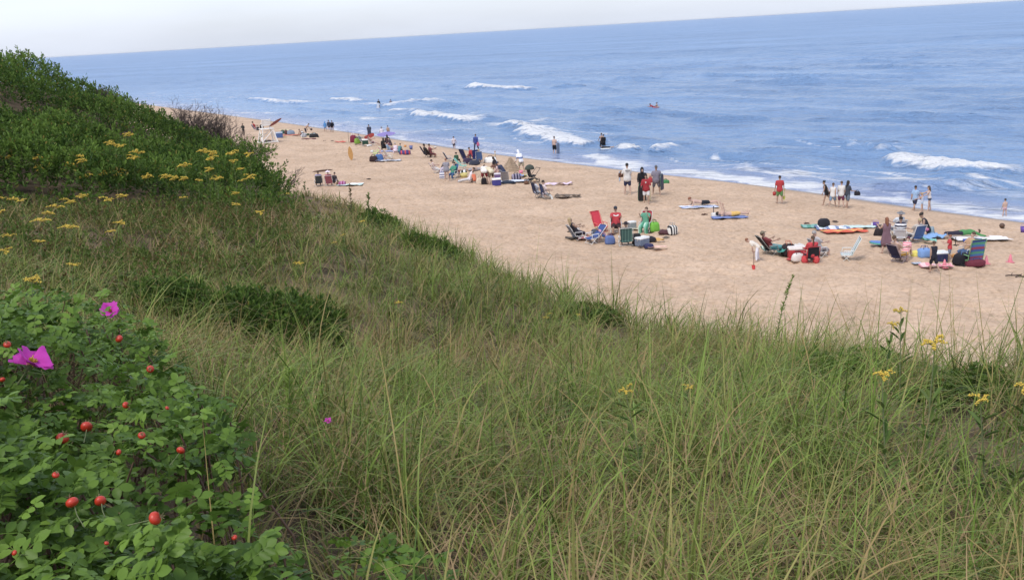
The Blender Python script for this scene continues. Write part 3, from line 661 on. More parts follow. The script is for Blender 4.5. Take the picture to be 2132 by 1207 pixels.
spike_weed(735, 470, 1.25, .02, 90, .12, leaf_material('brown_weed_leaf', (.09, .10, .03), (.17, .13, .06), (.2, .14, .07), .2, .7), 'dark brown upright weed spike at the dune edge below the sunbathers with the pink hat', 42, DARKBARK)
spike_weed(770, 490, 1.1, .06, 110, .14, GREENLEAF, 'dark green bushy weed spike right of the brown spike', 43)
spike_weed(612, 1010, .62, .05, 170, .07, PALEGREEN, 'feathery light green weed rising between the rose bushes and the grass', 44, wid=.12)
spike_weed(655, 985, .5, .10, 120, .06, PALEGREEN, 'shorter feathery light green weed beside a taller one', 45, wid=.12)
spike_weed(1217, 640, .8, .02, 50, .06, GREENLEAF, 'thin dark weed stalk at the dune edge above a dark bush', 46, DARKBARK)

# ---- low bushes in the grass
def low_bush(px, py, rx, ry, h, label, seed, n=420, leaf=.06, mat=SHRUB, tint=.3, name='bayberry_shrub'):
    r = np.random.default_rng(seed); p = on_dune(px, py); t = empty(name, p)
    a = r.uniform(0, 6.283, n); q = np.sqrt(r.random(n)); x = rx * q * np.cos(a); y = ry * q * np.sin(a)
    top = h * (np.sqrt(np.maximum(1.05 - q ** 2, 0)) * .8 + .35 * fbm((x + p[0]) * 2.2, (y + p[1]) * 2.2, 2)) * r.uniform(.55, 1.05, n) + .05
    gz = dune_z(x + p[0], y + p[1]) - p[2]
    base = np.stack([x, y, gz + top], -1); up = np.stack([x / rx * .6, y / ry * .6, np.ones(n)], -1) + r.normal(0, .25, (n, 3)); up /= np.linalg.norm(up, axis=1)[:, None]
    V, ti, dr = sprigs(r, base, up, 10, leaf, leaf * 1.6, np.clip(tint + r.normal(0, .15, n), 0, 1))
    link('foliage', leaf_mesh('foliage', V, {'tint': ti, 'dry': dr}, mat), t)['kind'] = 'stuff'
    segs = [((base[i, 0] * .3, base[i, 1] * .3, gz[i] * .3 - .03), tuple(base[i]), .006, .002) for i in range(0, n, 6)]
    V, F = tubes(segs, 4); link('stems', mesh_np('stems', V, F, mat=DARKBARK), t)
    tag(t, label, 'bush')
low_bush(575, 735, .85, .7, .75, 'dark green bush in the grass beside the rose thicket, biggest of the dark bushes', 51, 800)
low_bush(430, 690, .8, .6, .65, 'dark green bush left of the biggest dark bush, behind a pink rose', 52, 650)
low_bush(655, 700, .5, .5, .6, 'dark green bush on the right flank of the biggest dark bush', 53, 330)
low_bush(1235, 672, .5, .6, .3, 'dark green bush at the dune edge below the green beach chair', 54, 330)
low_bush(1360, 640, .6, .6, .5, 'grey green bush in the grass at the dune edge left of the leaning green spike', 55, 260, .05)
low_bush(1760, 795, 1.0, .7, .34, 'soft light green bush at the dune edge on the right', 56, 800, .045, PALEGREEN, .05)
low_bush(900, 530, .8, 1.0, .6, 'dark bush at the dune edge left of the blue folding chairs', 57, 330, .07)
low_bush(790, 480, .7, .8, .7, 'green bush at the dune edge around the foot of two dark weed spikes', 58, 330, .07)
low_bush(2000, 842, .45, .45, .3, 'dark olive bush at the dune edge near the right border', 59, 260, .05)

# ---- beach roses
ROSELEAF = leaf_material('rose_leaf', (.028, .068, .011), (.165, .27, .044), (.26, .17, .045), .3, .42)
PETAL = leaf_material('rose_petal', (.46, .03, .33), (.64, .085, .50), (.6, .2, .5), .35, .6)
HIP = bpy.data.materials.new('rose_hip'); HIP.use_nodes = True
_b = HIP.node_tree.nodes['Principled BSDF']; _b.inputs['Roughness'].default_value = .42; _tc = N(HIP, 'ShaderNodeTexCoord'); _nz = N(HIP, 'ShaderNodeTexNoise'); _nz.inputs['Scale'].default_value = 45
_rp = N(HIP, 'ShaderNodeValToRGB'); _rp.color_ramp.elements[0].color = (.33, .010, .016, 1); _rp.color_ramp.elements[1].color = (.52, .055, .012, 1); _rp.color_ramp.elements[0].position = .38; _rp.color_ramp.elements[1].position = .62
HIP.node_tree.links.new(_tc.outputs['Object'], _nz.inputs['Vector']); HIP.node_tree.links.new(_nz.outputs[0], _rp.inputs[0]); HIP.node_tree.links.new(_rp.outputs[0], _b.inputs['Base Color'])
SEPAL = cloth((.22, .17, .07), .8, .3)
def rose_leaf_arrays(r, size, young=0.0):
    """pinnate leaf of 7 rounded leaflets along +Y with the upper side +Z -> V, F, tint, dry"""
    V, F, T, D = [], [], [], []
    tb = np.clip(r.normal(.38 + .45 * young, .13), 0, 1); db = r.uniform(.5, 1) if r.random() < .035 else 0
    droop = r.uniform(.1, .9); nl = int(r.choice([7, 7, 5, 9])); pairs = (nl - 1) // 2
    def put(base, ax, sd_, up, L, w):
        b = len(V); cup = r.uniform(.05, .22); cur = r.uniform(-.05, .3)
        ts = (0, .22, .5, .78, 1.0); ws = (0, .36, .5, .38, 0)
        for t, q in zip(ts, ws):
            c = base + ax * L * t - up * cur * L * t * t
            if q == 0: V.append(c)
            else:
                V.extend([c + sd_ * w * q + up * cup * w * q * 2, c, c - sd_ * w * q + up * cup * w * q * 2])
        # 0 | 1 2 3 | 4 5 6 | 7 8 9 | 10
        F.extend([(b, b + 1, b + 2, b + 2), (b, b + 2, b + 3, b + 3)])
        for k in (1, 4): F.extend([(b + k, b + k + 3, b + k + 4, b + k + 1), (b + k + 1, b + k + 4, b + k + 5, b + k + 2)])
        F.extend([(b + 7, b + 10, b + 8, b + 8), (b + 8, b + 10, b + 9, b + 9)])
        tt = np.clip(tb + r.normal(0, .06), 0, 1); T.extend([tt] * 11); D.extend([db if r.random() < .8 else 0] * 11)
    pos = lambda s: np.array([0, s * size, -.22 * droop * size * s * s])
    for k in range(pairs):
        s = .28 + .6 * k / max(pairs - 1, 1) * .95
        for sg in (-1, 1):
            ax = np.array([sg * .92, .38 + r.normal(0, .08), -.1 + r.normal(0, .18)]); ax /= np.linalg.norm(ax)
            up = np.array([sg * r.uniform(0, .25), r.normal(0, .12), 1]); sd_ = np.cross(ax, up); sd_ /= np.linalg.norm(sd_); up = np.cross(sd_, ax)
            put(pos(s), ax, sd_, up, size * .40 * r.uniform(.85, 1.1), size * .26)
    ax = np.array([0, 1, -.2 * droop]); ax /= np.linalg.norm(ax); up = np.array([r.normal(0, .1), .1, 1]); sd_ = np.cross(ax, up); sd_ /= np.linalg.norm(sd_); up = np.cross(sd_, ax)
    put(pos(.88), ax, sd_, up, size * .44, size * .28)
    # midrib
    b = len(V)
    for s in (0, .5, .9):
        c = pos(s); V.extend([c + [-.008 * size, 0, 0], c + [.008 * size, 0, 0]]); T.extend([.8, .8]); D.extend([0, 0])
    F.extend([(b, b + 1, b + 3, b + 2), (b + 2, b + 3, b + 5, b + 4)])
    return np.array(V), np.array(F), np.array(T), np.array(D)
def tri_quads(F):
    """quads with a repeated last corner become triangles"""
    q = F[F[:, 2] != F[:, 3]]; t = F[F[:, 2] == F[:, 3]][:, :3]
    return np.concatenate([t, q[:, [0, 1, 2]], q[:, [0, 2, 3]]])
_r = np.random.default_rng(77)
LEAFARR = [rose_leaf_arrays(_r, 1.0, 1.0 if k >= 10 else 0.0) for k in range(14)]
LEAFMESH = [mesh_np('leaf', V, tri_quads(F), {'tint': T, 'dry': D}, smooth=True, mat=ROSELEAF) for V, F, T, D in LEAFARR]
def hip_mesh():
    nu, nv = 12, 9; V = []
    for i in range(nv):
        f = math.pi * i / (nv - 1); rr = math.sin(f) ** .85; z = -math.cos(f) * .74
        for j in range(nu): a = 6.2832 * j / nu; V.append((rr * math.cos(a), rr * math.sin(a), z))
    F = [(i * nu + j, i * nu + (j + 1) % nu, (i + 1) * nu + (j + 1) % nu, (i + 1) * nu + j) for i in range(nv - 1) for j in range(nu)]
    return mesh_np('hip', np.array(V), np.array(F), mat=HIP)
def calyx_mesh():
    r = np.random.default_rng(3); n = 6; a = np.arange(n) * 6.283 / n
    pos = np.tile([[0, 0, .78]], (n, 1)); ax = np.stack([np.cos(a), np.sin(a), .8 + r.normal(0, .2, n)], -1)
    return leaf_mesh('calyx', leaf_cloud(pos, np.tile([[0, 0, 1.]], (n, 1)) + .02, ax, np.full(n, .85), np.full(n, .2)), {'tint': r.random(n)}, SEPAL)
HIPM, CALYX = hip_mesh(), calyx_mesh()
def petal_mesh(r):
    n = 7; u = np.linspace(0, 1, n); w = np.linspace(-1, 1, n); Uq, Wq = np.meshgrid(u, w, indexing='ij')
    wd = np.sin(np.clip(Uq * 1.75 + .1, 0, 1.9)) * .82
    X = Wq * wd; Y = Uq * (1 - .12 * Wq ** 2 + .1 * (np.abs(Wq) < .2) * -Uq); Z = .55 * Uq ** 1.1 - .55 * np.maximum(Uq - .55, 0) ** 1.2 + .22 * Wq ** 2 * Uq + (.10 + .25 * Uq) * perlin(Uq * 3.1 + r.uniform(0, 9), Wq * 2.4 + r.uniform(0, 9))
    V = np.stack([X, Y, Z], -1).reshape(-1, 3); T = np.clip(.3 + .5 * Uq + .5 * perlin(Uq * 4, Wq * 4 + r.uniform(0, 5)), 0, 1).ravel()
    return mesh_np('petal', V, grid_faces(n, n), {'tint': T, 'dry': T * 0}, mat=PETAL)

def rose_bush(outline, count, near, label, seed, leaf=(.075, .115), hips=(), flowers=(), hmin=.45, hmax=.85):
    """outline: world polygon; leaves fill a lumpy crown over it; the `near` closest leaves are objects"""
    r = np.random.default_rng(seed); o = np.array(outline); c = o.mean(0); cz = dz(*c)
    t = empty('rose_bush', (c[0], c[1], cz))
    n0 = count * 6; x = r.uniform(o[:, 0].min(), o[:, 0].max(), n0); y = r.uniform(o[:, 1].min(), o[:, 1].max(), n0)
    k = inside(x, y, o); x, y = x[k][:count], y[k][:count]; n = len(x)
    gz = dune_z(x, y); H = hmin + (hmax - hmin) * np.clip(.5 + 1.1 * fbm(x * 1.6, y * 1.6, 2), 0, 1)
    dep = r.random(n) ** 1.6 * .42; z = gz + H - dep * H
    az = r.uniform(0, 6.283, n); tilt = np.clip(r.normal(.1, .4, n), -.9, .9); roll = r.normal(0, .45, n); S = r.uniform(leaf[0], leaf[1], n)
    vi = np.where((dep < .03) & (r.random(n) < .8), r.integers(10, 14, n), r.integers(0, 10, n))
    dist = np.sqrt(x ** 2 + y ** 2 + (z - 12) ** 2) + dep * 1.5
    order = np.argsort(dist); bigV, bigF, bigT, bigD = [], [], [], []; b = 0
    vis = in_view(x, y, .02)
    nobj = 0
    for i in order:
        m = (Matrix.Rotation(az[i], 3, 'Z') @ Matrix.Rotation(tilt[i], 3, 'X') @ Matrix.Rotation(roll[i], 3, 'Y'))
        loc = (x[i] - c[0], y[i] - c[1], z[i] - cz)
        if vis[i] and nobj < near:
            nobj += 1; lf = link('leaf', LEAFMESH[vi[i]], t); lf.matrix_local = Matrix.Translation(loc) @ (m * S[i]).to_4x4()
        else:
            V, F, T, D = LEAFARR[vi[i]]; mm = np.array(m) * S[i]
            bigV.append(V @ mm.T + np.array(loc)); bigF.append(tri_quads(F) + b); bigT.append(T); bigD.append(D); b += len(V)
    if bigV:
        f = link('foliage', mesh_np('foliage', np.concatenate(bigV), np.concatenate(bigF), {'tint': np.concatenate(bigT), 'dry': np.concatenate(bigD)}, mat=ROSELEAF), t); f['kind'] = 'stuff'
    segs = []
    for i in range(0, n, 9):
        q = np.array([x[i] - c[0], y[i] - c[1], z[i] - cz - .02]); g0 = np.array([q[0] + r.normal(0, .18), q[1] + r.normal(0, .18), 0]); g0[2] = dz(g0[0] + c[0], g0[1] + c[1]) - cz - .03
        mid = (q + g0) / 2 + r.normal(0, .04, 3); segs += [(g0, mid, .006, .005), (mid, q, .005, .003)]
    V, F = tubes(segs, 5); link('stems', mesh_np('stems', V, F, mat=REDSTEM), t)
    def place(px, py, back):     # a point in the crown's upper skin seen at that pixel
        d = ray(px, py); ts = np.linspace(1.0, 9, 1600); P = EYE + ts[:, None] * d
        hh = hmin + (hmax - hmin) * np.clip(.5 + 1.1 * fbm(P[:, 0] * 1.6, P[:, 1] * 1.6, 2), 0, 1)
        k = np.argmax(P[:, 2] < dune_z(P[:, 0], P[:, 1]) + hh + .015); return P[k] - d * back
    for px, py, dia in hips:      # dia: pixels across in the photo
        p = place(px, py, .045); s = .88 * dia / 2 / FOCAL * (p @ FWD - EYE @ FWD)
        h = link('rose_hip', HIPM, t); h.location = p - np.array([c[0], c[1], cz]); h.scale = (s, s, s); h.rotation_euler = (r.uniform(.3, 1.3), r.uniform(-.5, .5), r.uniform(0, 6.28))
        link('calyx', CALYX, h)
        V, F = tubes([((0, 0, -.8), (.3, 0, -2.2), .1, .08), ((.3, 0, -2.2), (.3, .5, -4.5), .08, .1)], 4); link('stalk', mesh_np('stalk', V, F, mat=STEM), h)
    for px, py, dia, rx, ry, rz in flowers:
        p = place(px, py, .07); s = dia / 2 / FOCAL * (p @ FWD - EYE @ FWD)
        fl = empty('flower', p - np.array([c[0], c[1], cz]), rz, s); fl.parent = t; fl.rotation_euler = (rx, ry, rz)
        for q in range(5):
            pe = link('petal', petal_mesh(r), fl); pe.rotation_euler = (r.normal(0, .22), r.normal(0, .1), q * 6.283 / 5 + r.normal(0, .1))
        m = r.normal(0, .12, (40, 3)); m[:, 2] = .12 + np.abs(m[:, 2]); a = m + [0, 0, .12]
        V, F = tubes([(m[i] * [1, 1, 0], a[i], .012, .03) for i in range(40)], 4); link('stamens', mesh_np('stamens', V, F, mat=GOLD), fl)
        V, F = tubes([((0, 0, 0), (0, 0, -.35), .14, .18), ((0, 0, -.35), (0, .2, -1.9), .06, .06)], 5); link('stalk', mesh_np('stalk', V, F, mat=STEM), fl)
    tag(t, label, 'rose bush')
rose_bush([[-1.75, 1.15], [-.55, 1.15], [-.72, 1.8], [-.84, 2.4], [-1.6, 2.5]], 1450, 290, 'rose bush with large fresh leaves and red hips in the bottom left corner', 61, (.062, .1),
          hips=((180, 888, 27), (130, 912, 30), (150, 1045, 30), (209, 1042, 27), (323, 1078, 33), (376, 937, 20), (262, 843, 17), (295, 906, 18), (247, 941, 15), (116, 988, 17), (222, 1130, 12), (30, 1150, 14)))
rose_bush([[-.74, 1.1], [-.5, 1.1], [-.5, 1.7], [-.64, 2.4], [-.88, 2.42], [-.74, 1.8]], 400, 170, 'small rose bush mixed with grass at the bottom, right of the bush full of hips', 62, (.065, .1), hips=((388, 1123, 26), (488, 1118, 14)), hmin=.35, hmax=.72)
rose_bush([[-2.6, 2.45], [-.72, 2.4], [-.88, 3.0], [-1.22, 3.75], [-2.7, 3.85]], 1500, 230, 'rose bush with the big open magenta flower at the left edge', 63, (.065, .1),
          hips=((313, 768, 18), (15, 717, 18), (5, 790, 14), (348, 849, 10)), flowers=((64, 758, 74, .35, .6, .5),), hmin=.4, hmax=.8)
rose_bush([[-3.4, 3.9], [-1.36, 3.85], [-1.75, 4.9], [-2.3, 5.6], [-3.8, 5.6]], 1100, 90, 'rose bush with a small half open magenta flower below the meadow', 64, (.07, .1), hips=((248, 705, 19),), flowers=((230, 648, 36, .4, -.8, 1.2),), hmin=.35, hmax=.75)
rose_bush([[-5.2, 5.7], [-2.4, 5.7], [-3.0, 6.4], [-4.6, 7.2], [-6, 7.2]], 800, 0, 'furthest rose bush at the left edge, without flowers or hips', 65, (.075, .11), hmin=.3, hmax=.65)
rose_bush([[-.62, 2.75], [-.36, 2.7], [-.3, 3.1], [-.55, 3.25]], 60, 60, 'tiny rose sprout with a pink bud lost in the grass', 66, (.07, .1), flowers=((683, 876, 15, .3, .2, 0),), hmin=.25, hmax=.5)

# ------------------------------------------------------------------ people
def capsule(p0, p1, r0, r1, sides=8, cap=2, flat=None):
    """closed tapered capsule as V, F(quads); flat = (axis vector, factor) squashes the section"""
    p0 = np.array(p0, float); p1 = np.array(p1, float); d = p1 - p0; l = np.linalg.norm(d); d = d / l if l > 1e-6 else np.array([0, 0, 1.])
    ref = np.array([1., 0, 0]) if abs(d[2]) > .8 else np.array([0, 0, 1.]); a = np.cross(d, ref); a /= np.linalg.norm(a); b = np.cross(d, a)
    rings = []
    for k in range(cap + 1):
        f = math.pi / 2 * (k + .15) / (cap + .15); rings.append((p0 - d * r0 * math.cos(f), r0 * math.sin(f)))
    for k in range(cap, -1, -1):
        f = math.pi / 2 * (k + .15) / (cap + .15); rings.append((p1 + d * r1 * math.cos(f), r1 * math.sin(f)))
    th = np.arange(sides) * 2 * math.pi / sides; V = []
    for c, r in rings: V.append(c + r * (np.cos(th)[:, None] * a + np.sin(th)[:, None] * b))
    V = np.concatenate(V); n = len(rings)
    F = [(i * sides + j, i * sides + (j + 1) % sides, (i + 1) * sides + (j + 1) % sides, (i + 1) * sides + j) for i in range(n - 1) for j in range(sides)]
    tri = [(0, sides - 1 - j, sides - 2 - j, sides - 2 - j) for j in range(sides - 2)]
    o = (n - 1) * sides; tri += [(o, o + j + 1, o + j + 2, o + j + 2) for j in range(sides - 2)]
    return V, np.array(F + tri)
def join(parts):
    Vs, Fs, b = [], [], 0
    for V, F in parts: Vs.append(V); Fs.append(np.array(F) + b); b += len(V)
    return np.concatenate(Vs), np.concatenate(Fs)
def tri_mesh(name, parts, mat, smooth=True):
    V, F = join(parts); return mesh_np(name, V, tri_quads(F), smooth=smooth, mat=mat)
PENDING = []      # (object, extra V, extra F) whose voxel skin is frozen in one go
def skin(name, parts, parent, mat, voxel, extra=None):
    o = link(name, tri_mesh(name, parts, mat), parent)
    md = o.modifiers.new('skin', 'REMESH'); md.mode = 'VOXEL'; md.voxel_size = voxel; md.use_smooth_shade = True
    dm = o.modifiers.new('lighten', 'DECIMATE'); dm.ratio = .38
    PENDING.append((o, extra)); return o
def freeze():
    bpy.context.view_layer.update(); dg = bpy.context.evaluated_depsgraph_get()
    for o, extra in PENDING:
        me = bpy.data.meshes.new_from_object(o.evaluated_get(dg)); old = o.data; nm = o.name; mats = list(old.materials)
        if extra is not None:
            n = len(me.vertices); V = np.zeros(n * 3, np.float32); me.vertices.foreach_get('co', V)
            me.calc_loop_triangles(); T = np.zeros(len(me.loop_triangles) * 3, np.int32); me.loop_triangles.foreach_get('vertices', T)
            eV, eF = extra; me2 = mesh_np(nm, np.concatenate([V.reshape(-1, 3), eV]), np.concatenate([T.reshape(-1, 3), tri_quads(eF) + n])); bpy.data.meshes.remove(me); me = me2
        o.modifiers.clear(); o.data = me; me.materials.clear()
        for m in mats: me.materials.append(m)
        if old.users == 0: bpy.data.meshes.remove(old)
    PENDING.clear()

SKINS = {'fair': (.56, .35, .26), 'tan': (.42, .25, .17), 'brown': (.25, .14, .09)}
HAIRS = {'dark': (.03, .022, .018), 'brown': (.10, .06, .035), 'blond': (.45, .33, .17), 'red': (.25, .09, .04), 'grey': (.35, .33, .32)}
def ellipsoid(c, rx, ry, rz, nu=12, nv=8, cut=None, M3=None):
    V = []
    for i in range(nv + 1):
        f = math.pi * i / nv
        for j in range(nu): a = 6.2832 * j / nu; V.append((rx * math.sin(f) * math.cos(a), ry * math.sin(f) * math.sin(a), rz * math.cos(f)))
    V = np.array(V)
    if cut is not None: V[:, 2] = np.maximum(V[:, 2], cut)
    if M3 is not None: V = V @ M3.T
    F = [(i * nu + j, i * nu + (j + 1) % nu, (i + 1) * nu + (j + 1) % nu, (i + 1) * nu + j) for i in range(nv) for j in range(nu)]
    return V + np.array(c), np.array(F)

def person(loc, rz, h, label, pose, skin_c='fair', hair='brown', hairstyle='short', top=None, sleeves='short', bottom=None, legs='shorts', hat=None, hatcol=None, shoes=None,
           group=None, seat=None, build=1.0, top_mat=None, bottom_mat=None, sink=0.0, tilt=None):
    """loc: ground point; rz: 0 faces away from the camera, 90 left, -90 right, 180 towards it. Angles of the pose in degrees:
    lean (trunk forward), hl hr (thighs forward), kl kr (knees), al ar (arms forward), el er (elbows), ab (arms out), sp (legs apart), nod, turn"""
    P = dict(lean=2, hl=3, hr=-3, kl=2, kr=4, al=5, ar=8, el=12, er=12, ab=8, abl=None, abr=None, sp=4, nod=0, turn=0, curve=0); P.update(pose)
    s = h / 1.75; D = rad; B = build
    ln = D(P['lean']); ln2 = ln + D(P['curve'])
    T = np.array([0, math.sin(ln), math.cos(ln)]); T2 = np.array([0, math.sin(ln2), math.cos(ln2)]); Fw = np.array([0, math.cos(ln2), -math.sin(ln2)]); X = np.array([1., 0, 0])
    kid = 1.0 + max(0, (1.45 - h)) * .35                       # children have larger heads
    pel = np.zeros(3); waist = pel + T * .20; chest = waist + T2 * .22; neck = chest + T2 * .14; headc = neck + T2 * .16 + Fw * .02 + np.array([0, 0, .0])
    nd = D(P['nod']); hz = T2 * math.cos(nd) + Fw * math.sin(nd); hf = Fw * math.cos(nd) - T2 * math.sin(nd)
    # keep the head looking ahead when the trunk leans far
    headc = neck + (T2 * .6 + hz * .4) * .17
    tn = D(P['turn']); hx = X * math.cos(tn) + np.cross(hz, X) * math.sin(tn); hf = np.cross(hz, hx)
    leg = {}
    for sg, f, k in ((-1, P['hl'], P['kl']), (1, P['hr'], P['kr'])):
        f = D(f); k = D(k); ab = D(P['sp'])
        d1 = np.array([sg * math.sin(ab), math.sin(f) * math.cos(ab), -math.cos(f) * math.cos(ab)]); d2 = np.array([sg * math.sin(ab) * .6, math.sin(f - k), -math.cos(f - k)]); d2 /= np.linalg.norm(d2)
        hip = pel + X * sg * .095; knee = hip + d1 * .43; ank = knee + d2 * .41
        fa = f - k + math.pi / 2; fd = np.array([sg * .15, math.sin(fa), -math.cos(fa)]);
        if P.get('flatfeet', abs(math.cos(f - k)) > .7): fd = np.array([sg * .18, 1, -.08])
        fd /= np.linalg.norm(fd); leg[sg] = (hip, knee, ank, ank - d2 * -.03 + fd * .17, fd)
    arm = {}
    for sg, a, e, ab in ((-1, P['al'], P['el'], P['abl']), (1, P['ar'], P['er'], P['abr'])):
        a = D(a); e = D(e); ab = D(P['ab'] if ab is None else ab); dn = -T2
        v1 = (dn * math.cos(a) + Fw * math.sin(a)) * math.cos(ab) + X * sg * math.sin(ab); v2 = (dn * math.cos(a + e) + Fw * math.sin(a + e)) * math.cos(ab * .4) + X * sg * math.sin(ab * .4) * (1 if e < .7 else -1)
        sh = chest + T2 * .09 + X * sg * .185 * (.5 + .5 * B); el = sh + v1 * .28; wr = el + v2 * .25; arm[sg] = (sh, el, wr, v2)
    bw = (.5 + .5 * B)
    def torso(g=0.0, lo=0.0, hi=1.0):
        q = []
        for sg in (-1, 1):
            q.append(capsule(pel + X * sg * .07 * B, waist + X * sg * .055 * B, (.115 * B + g), (.095 * B + g))); q.append(capsule(waist + X * sg * .055 * B, chest + X * sg * .085 * bw, .095 * B + g, .11 * bw + g))
        q.append(capsule(chest + T2 * .085 - X * .135 * bw, chest + T2 * .085 + X * .135 * bw, .065 + g, .065 + g)); q.append(capsule(chest, neck - T2 * .02, .08 + g, .055 + g * .5))
        return q
    parts = torso()
    parts.append(capsule(neck - T2 * .04, headc, .052, .055)); parts.append((lambda v: v)(ellipsoid(headc + hz * .03, .078 * kid, .096 * kid, .112 * kid, M3=np.stack([hx, hf, hz], 1))))
    parts.append(capsule(headc + hf * .04 - hz * .055, headc + hf * .065 - hz * .06, .05 * kid, .04 * kid))        # jaw
    parts.append(capsule(headc + hf * .09 * kid + hz * .02, headc + hf * .112 * kid - hz * .01, .012, .018))         # nose
    for sg in (-1, 1):
        parts.append(capsule(headc + hx * sg * .08 * kid + hz * .025, headc + hx * sg * .084 * kid - hz * .015, .018, .014))   # ear
        hip, knee, ank, toe, fd = leg[sg]
        parts += [capsule(hip, knee, .088 * bw, .058), capsule(knee, knee + (ank - knee) * .35, .057, .06), capsule(knee + (ank - knee) * .35, ank, .06, .038), capsule(ank - fd * .03, toe, .042, .032)]
        sh, el, wr, v2 = arm[sg]; parts += [capsule(sh, el, .056, .042), capsule(el, wr, .043, .030)]
    ex = []
    for sg in (-1, 1):                                                                            # hands: palm, four fingers, thumb
        sh, el, wr, v2 = arm[sg]; sd_ = np.cross(v2, X); sd_ = sd_ / (np.linalg.norm(sd_) + 1e-6) if np.linalg.norm(sd_) > .1 else np.array([0, 1., 0])
        curl = np.cross(v2, sd_); curl = curl * (-sg if curl @ X * sg < 0 else sg) * np.sign(-sg * (curl @ X) + 1e-6)
        ex += [capsule(wr - v2 * .01 - sd_ * .018, wr + v2 * .07 - sd_ * .022, .018, .017, 5, 1), capsule(wr - v2 * .01 + sd_ * .018, wr + v2 * .07 + sd_ * .022, .018, .017, 5, 1)]
        for q, L in ((-.033, .062), (-.011, .078), (.011, .085), (.033, .075)):
            b0 = wr + v2 * .075 + sd_ * q; b1 = b0 + v2 * L * .55 + curl * .006; b2 = b1 + v2 * L * .4 + curl * .022; ex += [capsule(b0, b1, .0095, .009, 4, 1), capsule(b1, b2, .009, .007, 4, 1)]
        b0 = wr + v2 * .015 + sd_ * .03; b1 = b0 + sd_ * .035 + v2 * .025; ex += [capsule(b0, b1, .011, .01, 4, 1), capsule(b1, b1 + v2 * .035 + curl * .01, .01, .008, 4, 1)]
    eV, eF = join(ex)
    # stand on the ground, or sit at a given height
    allz = np.concatenate([v[:, 2] for v, f in parts]); z0 = -allz.min() if seat is None else seat / s + .115
    off = np.array([0, 0, z0 - sink / s])
    t = empty('person', loc, D(rz), s)
    if tilt: t.rotation_euler = (D(tilt), 0, D(rz))
    mv = lambda ps: [(v + off, f) for v, f in ps]
    vox = .036
    skin('body', mv(parts), t, cloth(SKINS[skin_c], .6, .06), vox, (eV + off, eF))
    link('eyes', tri_mesh('eyes', mv([ellipsoid(headc + hx * sg * .032 * kid + hf * .088 * kid + hz * .035 * kid, .012, .008, .009, 6, 4) for sg in (-1, 1)]), cloth((.03, .03, .03), .3)), t)
    M3 = np.stack([hx, hf, hz], 1)
    if hair:
        hp = [ellipsoid(headc + hz * .055 - hf * .014, .088 * kid, .103 * kid, .105 * kid, cut=-.035, M3=M3)]
        if hairstyle == 'long': hp += [capsule(headc - hf * .05 + hz * .02, neck - Fw * .075 - T2 * .06, .075, .06), capsule(headc - hf * .03 + hz * .0 + hx * .06, neck - Fw * .03 + hx * .06 - T2 * .08, .04, .03), capsule(headc - hf * .03 - hx * .06, neck - Fw * .03 - hx * .06 - T2 * .08, .04, .03)]
        if hairstyle == 'tail': hp += [capsule(headc - hf * .10 + hz * .04, neck - Fw * .11 - T2 * .08, .035, .02)]
        if hairstyle == 'bun': hp += [ellipsoid(headc - hf * .09 + hz * .09, .045, .045, .045)]
        if hairstyle == 'curly': hp += [ellipsoid(headc + hz * .06 - hf * .02 + np.array([math.cos(a), math.sin(a), .3]) * .05, .08, .08, .08) for a in (0, 1.57, 3.14, 4.71)]
        link('hair', tri_mesh('hair', mv(hp), cloth(HAIRS[hair], .7)), t)
    if hat:
        hm = cloth(hatcol or (.7, .7, .68)); hp = [ellipsoid(headc + hz * .075, .098 * kid, .112 * kid, .105 * kid, cut=-.01, M3=M3)]
        if hat == 'cap': hp += [ellipsoid(headc + hz * .075 + hf * .13 * kid, .07 * kid, .075 * kid, .012, M3=M3)]
        if hat == 'brim': hp += [ellipsoid(headc + hz * .07, .20 * kid, .21 * kid, .016, M3=M3)]
        if hat == 'hood': hp = [ellipsoid(headc + hz * .03 - hf * .02, .10 * kid, .112 * kid, .14 * kid, M3=M3), capsule(headc - hz * .05 - hf * .03, neck, .09, .10)]
        link('hood' if hat == 'hood' else 'hat', tri_mesh('hat', mv(hp), hm), t)
    bm = bottom_mat or (cloth(bottom) if bottom else None); tm = top_mat or (cloth(top) if top else None)
    if tm is not None:
        if sleeves == 'swim': q = [p for p in torso(.010)[:4]]
        else:
            q = torso(.022)
            for sg in (-1, 1):
                sh, el, wr, v2 = arm[sg]
                if sleeves == 'short': q.append(capsule(sh, sh + (el - sh) * .72, .072, .066))
                elif sleeves == 'long': q += [capsule(sh, el, .073, .06), capsule(el, el + (wr - el) * .92, .06, .045)]
            if legs not in ('dress',): q += [capsule(pel - X * .07 * B - T * .05, pel + X * .07 * B - T * .05, .14 * B, .14 * B), capsule(pel - X * .06 * B + T * .03, pel + X * .06 * B + T * .03, .142 * B, .142 * B), capsule(pel - X * .05 * B + T * .12, pel + X * .05 * B + T * .12, .125 * B, .125 * B)]
        skin('swimsuit' if sleeves == 'swim' else ('dress_top' if legs == 'dress' else 'shirt'), mv(q), t, tm, vox)
